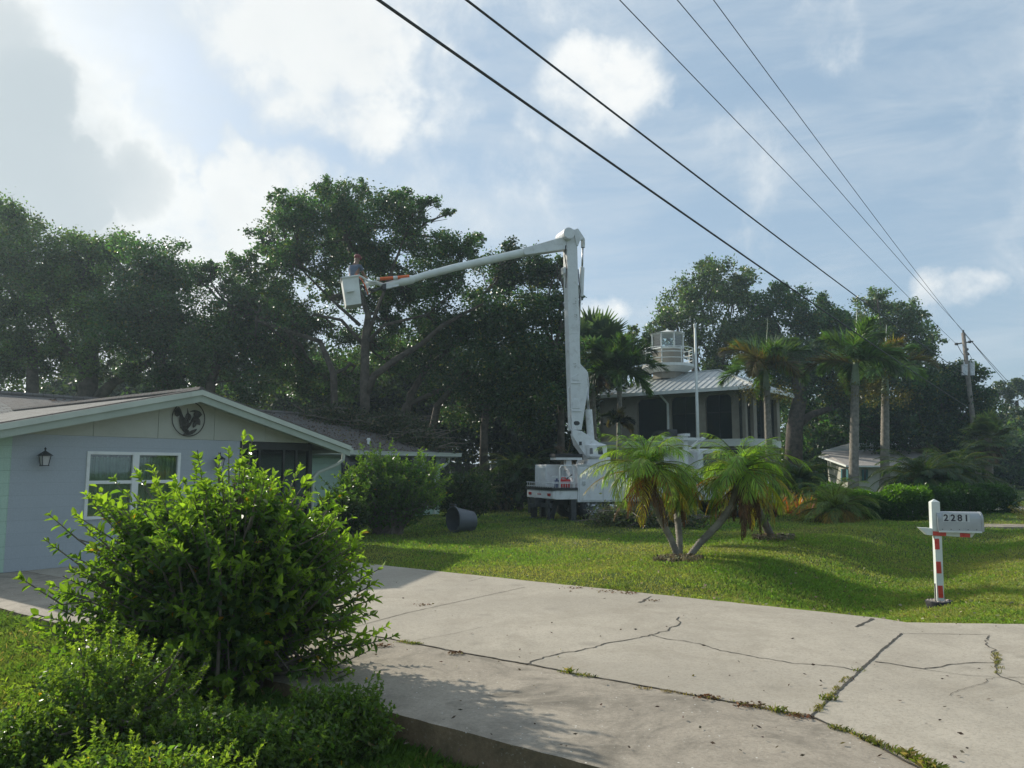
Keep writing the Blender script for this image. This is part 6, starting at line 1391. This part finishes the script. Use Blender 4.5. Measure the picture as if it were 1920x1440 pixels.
# stone edging by the shrub
e0=GT(468,1392)[:2]; e1_=GT(640,1340)[:2]
for i in range(4):
    t0=i/4; c_=e0+(e1_-e0)*(t0+.11); d=unit(e1_-e0); z=float(hgt(*c_)); m_=MB(); nn=np.array([-d[1],d[0]]); L=np.linalg.norm(e1_-e0)*.23; an=rnd.uniform(-.05,.05)
    m_.cbox([c_[0],c_[1],z+.03],[d[0]*L,d[1]*L,0],[nn[0]*.09,nn[1]*.09,0],[0,0,.09]); o=m_.build('edging_block',M_CONC2,None,bevel=.012)
    tag(o,['edging block at the bottom left end of the short row by the shrub','second edging block from the left in the row by the shrub','third edging block from the left in the row by the shrub','edging block at the right end of the row, nearest the driveway'][i],'edging block','edging blocks at the foot of the shrub')
# weeds in the joints
q=QB(); rg=np.random.default_rng(77)
def tuft(px,py,n,h,sp,col=(.12,.15,.035)):
    g=G(px,py,0); x=g[0]+rg.normal(0,sp,n); y=g[1]+rg.normal(0,sp*.6,n); az=rg.uniform(0,6.28,n); ln=rg.uniform(.2,1.2,n); hh=h*rg.uniform(.4,1.2,n)
    b=np.stack([x,y,np.zeros(n)],1); dx=np.stack([np.cos(az),np.sin(az),np.zeros(n)],1); sx=np.stack([-np.sin(az),np.cos(az),np.zeros(n)],1)*.0028
    m=b+Z*(hh*.6)[:,None]+dx*(hh*ln*.35)[:,None]; t=b+Z*(hh*.8)[:,None]+dx*(hh*ln)[:,None]; c=np.array(col)*(1+rg.normal(0,.25,(n,1))); dr=rg.random(n)<.3; c[dr]=(.25,.19,.10)
    q.add(np.stack([b-sx,b+sx,m+sx*.8,t],1),c)
def line(p0,p1,k,n,h,sp,**kw):
    for i in range(k): t=rg.random(); tuft(p0[0]+(p1[0]-p0[0])*t,p0[1]+(p1[1]-p0[1])*t,n,h,sp,**kw)
line((750,1203),(785,1208),9,30,.022,.03); line((1040,1258),(1110,1270),8,16,.025,.02); tuft(1068,1262,20,.06,.02); line((1330,1308),(1500,1342),20,12,.02,.02,col=(.16,.15,.05)); line((1560,1365),(1600,1375),7,14,.03,.015); line((1600,1378),(1690,1415),14,16,.04,.015); line((1690,1415),(1760,1450),16,22,.055,.018); line((1530,1335),(1590,1270),12,16,.03,.015,col=(.14,.14,.04)); tuft(1553,1312,60,.05,.03); line((1868,1225),(1872,1275),8,18,.03,.02,col=(.2,.2,.06)); line((1200,1290),(1330,1308),10,14,.02,.02,col=(.2,.15,.08)); tuft(1610,1258,20,.03,.03); tuft(1460,1335,40,.05,.03)
o=q.build('joint_weeds',M_GRASS); tag(o,'weeds and dry grass growing in the driveway joints','weeds',None,'stuff')
q=QB()
def lit(px,py,n,sp,col=(.16,.09,.05),size=.03):
    g=G(px,py,0); P_=np.stack([g[0]+rg.normal(0,sp,n),g[1]+rg.normal(0,sp*.6,n),rg.uniform(.006,.02,n)],1); Q,C=scatter(rg,P_,size,col,.35,.1,.4,.9); q.add(Q,C)
for a in ((715,1212,70,.05),(855,1226,50,.04),(795,1135,40,.07),(1080,1103,50,.08),(1145,1110,70,.12),(1180,1113,60,.1),(1225,1128,30,.05),(1330,1308,60,.05),(1410,1325,60,.05),(1500,1345,60,.04)): lit(*a)
for i in range(150): lit(rg.uniform(700,1900),rg.uniform(1090,1430),1,.02,(.08,.06,.045),.035)
o=q.build('leaf_litter',M_DEAD); tag(o,'scattered dry leaves and twigs on the driveway','leaf litter',None,'stuff')

# ------------------------------------------------------------------ morning haze
hb=MB(); hb.box(-440,-440,-1.6,440,440,21); hz=hb.build('haze',None); tag(hz,'thin pale morning haze in the air',None,None,'stuff')
hm=bpy.data.materials.new('haze'); hm.use_nodes=True; ht=NT(hm.node_tree); ht.t.nodes.clear(); ho=ht.n('ShaderNodeOutputMaterial'); hv=ht.n('ShaderNodeVolumePrincipled')
hv.inputs['Color'].default_value=(.68,.88,1,1); hv.inputs['Density'].default_value=.0009; hv.inputs['Anisotropy'].default_value=.45; ht.l(hv.outputs[0],ho.inputs['Volume']); hz.data.materials.append(hm)
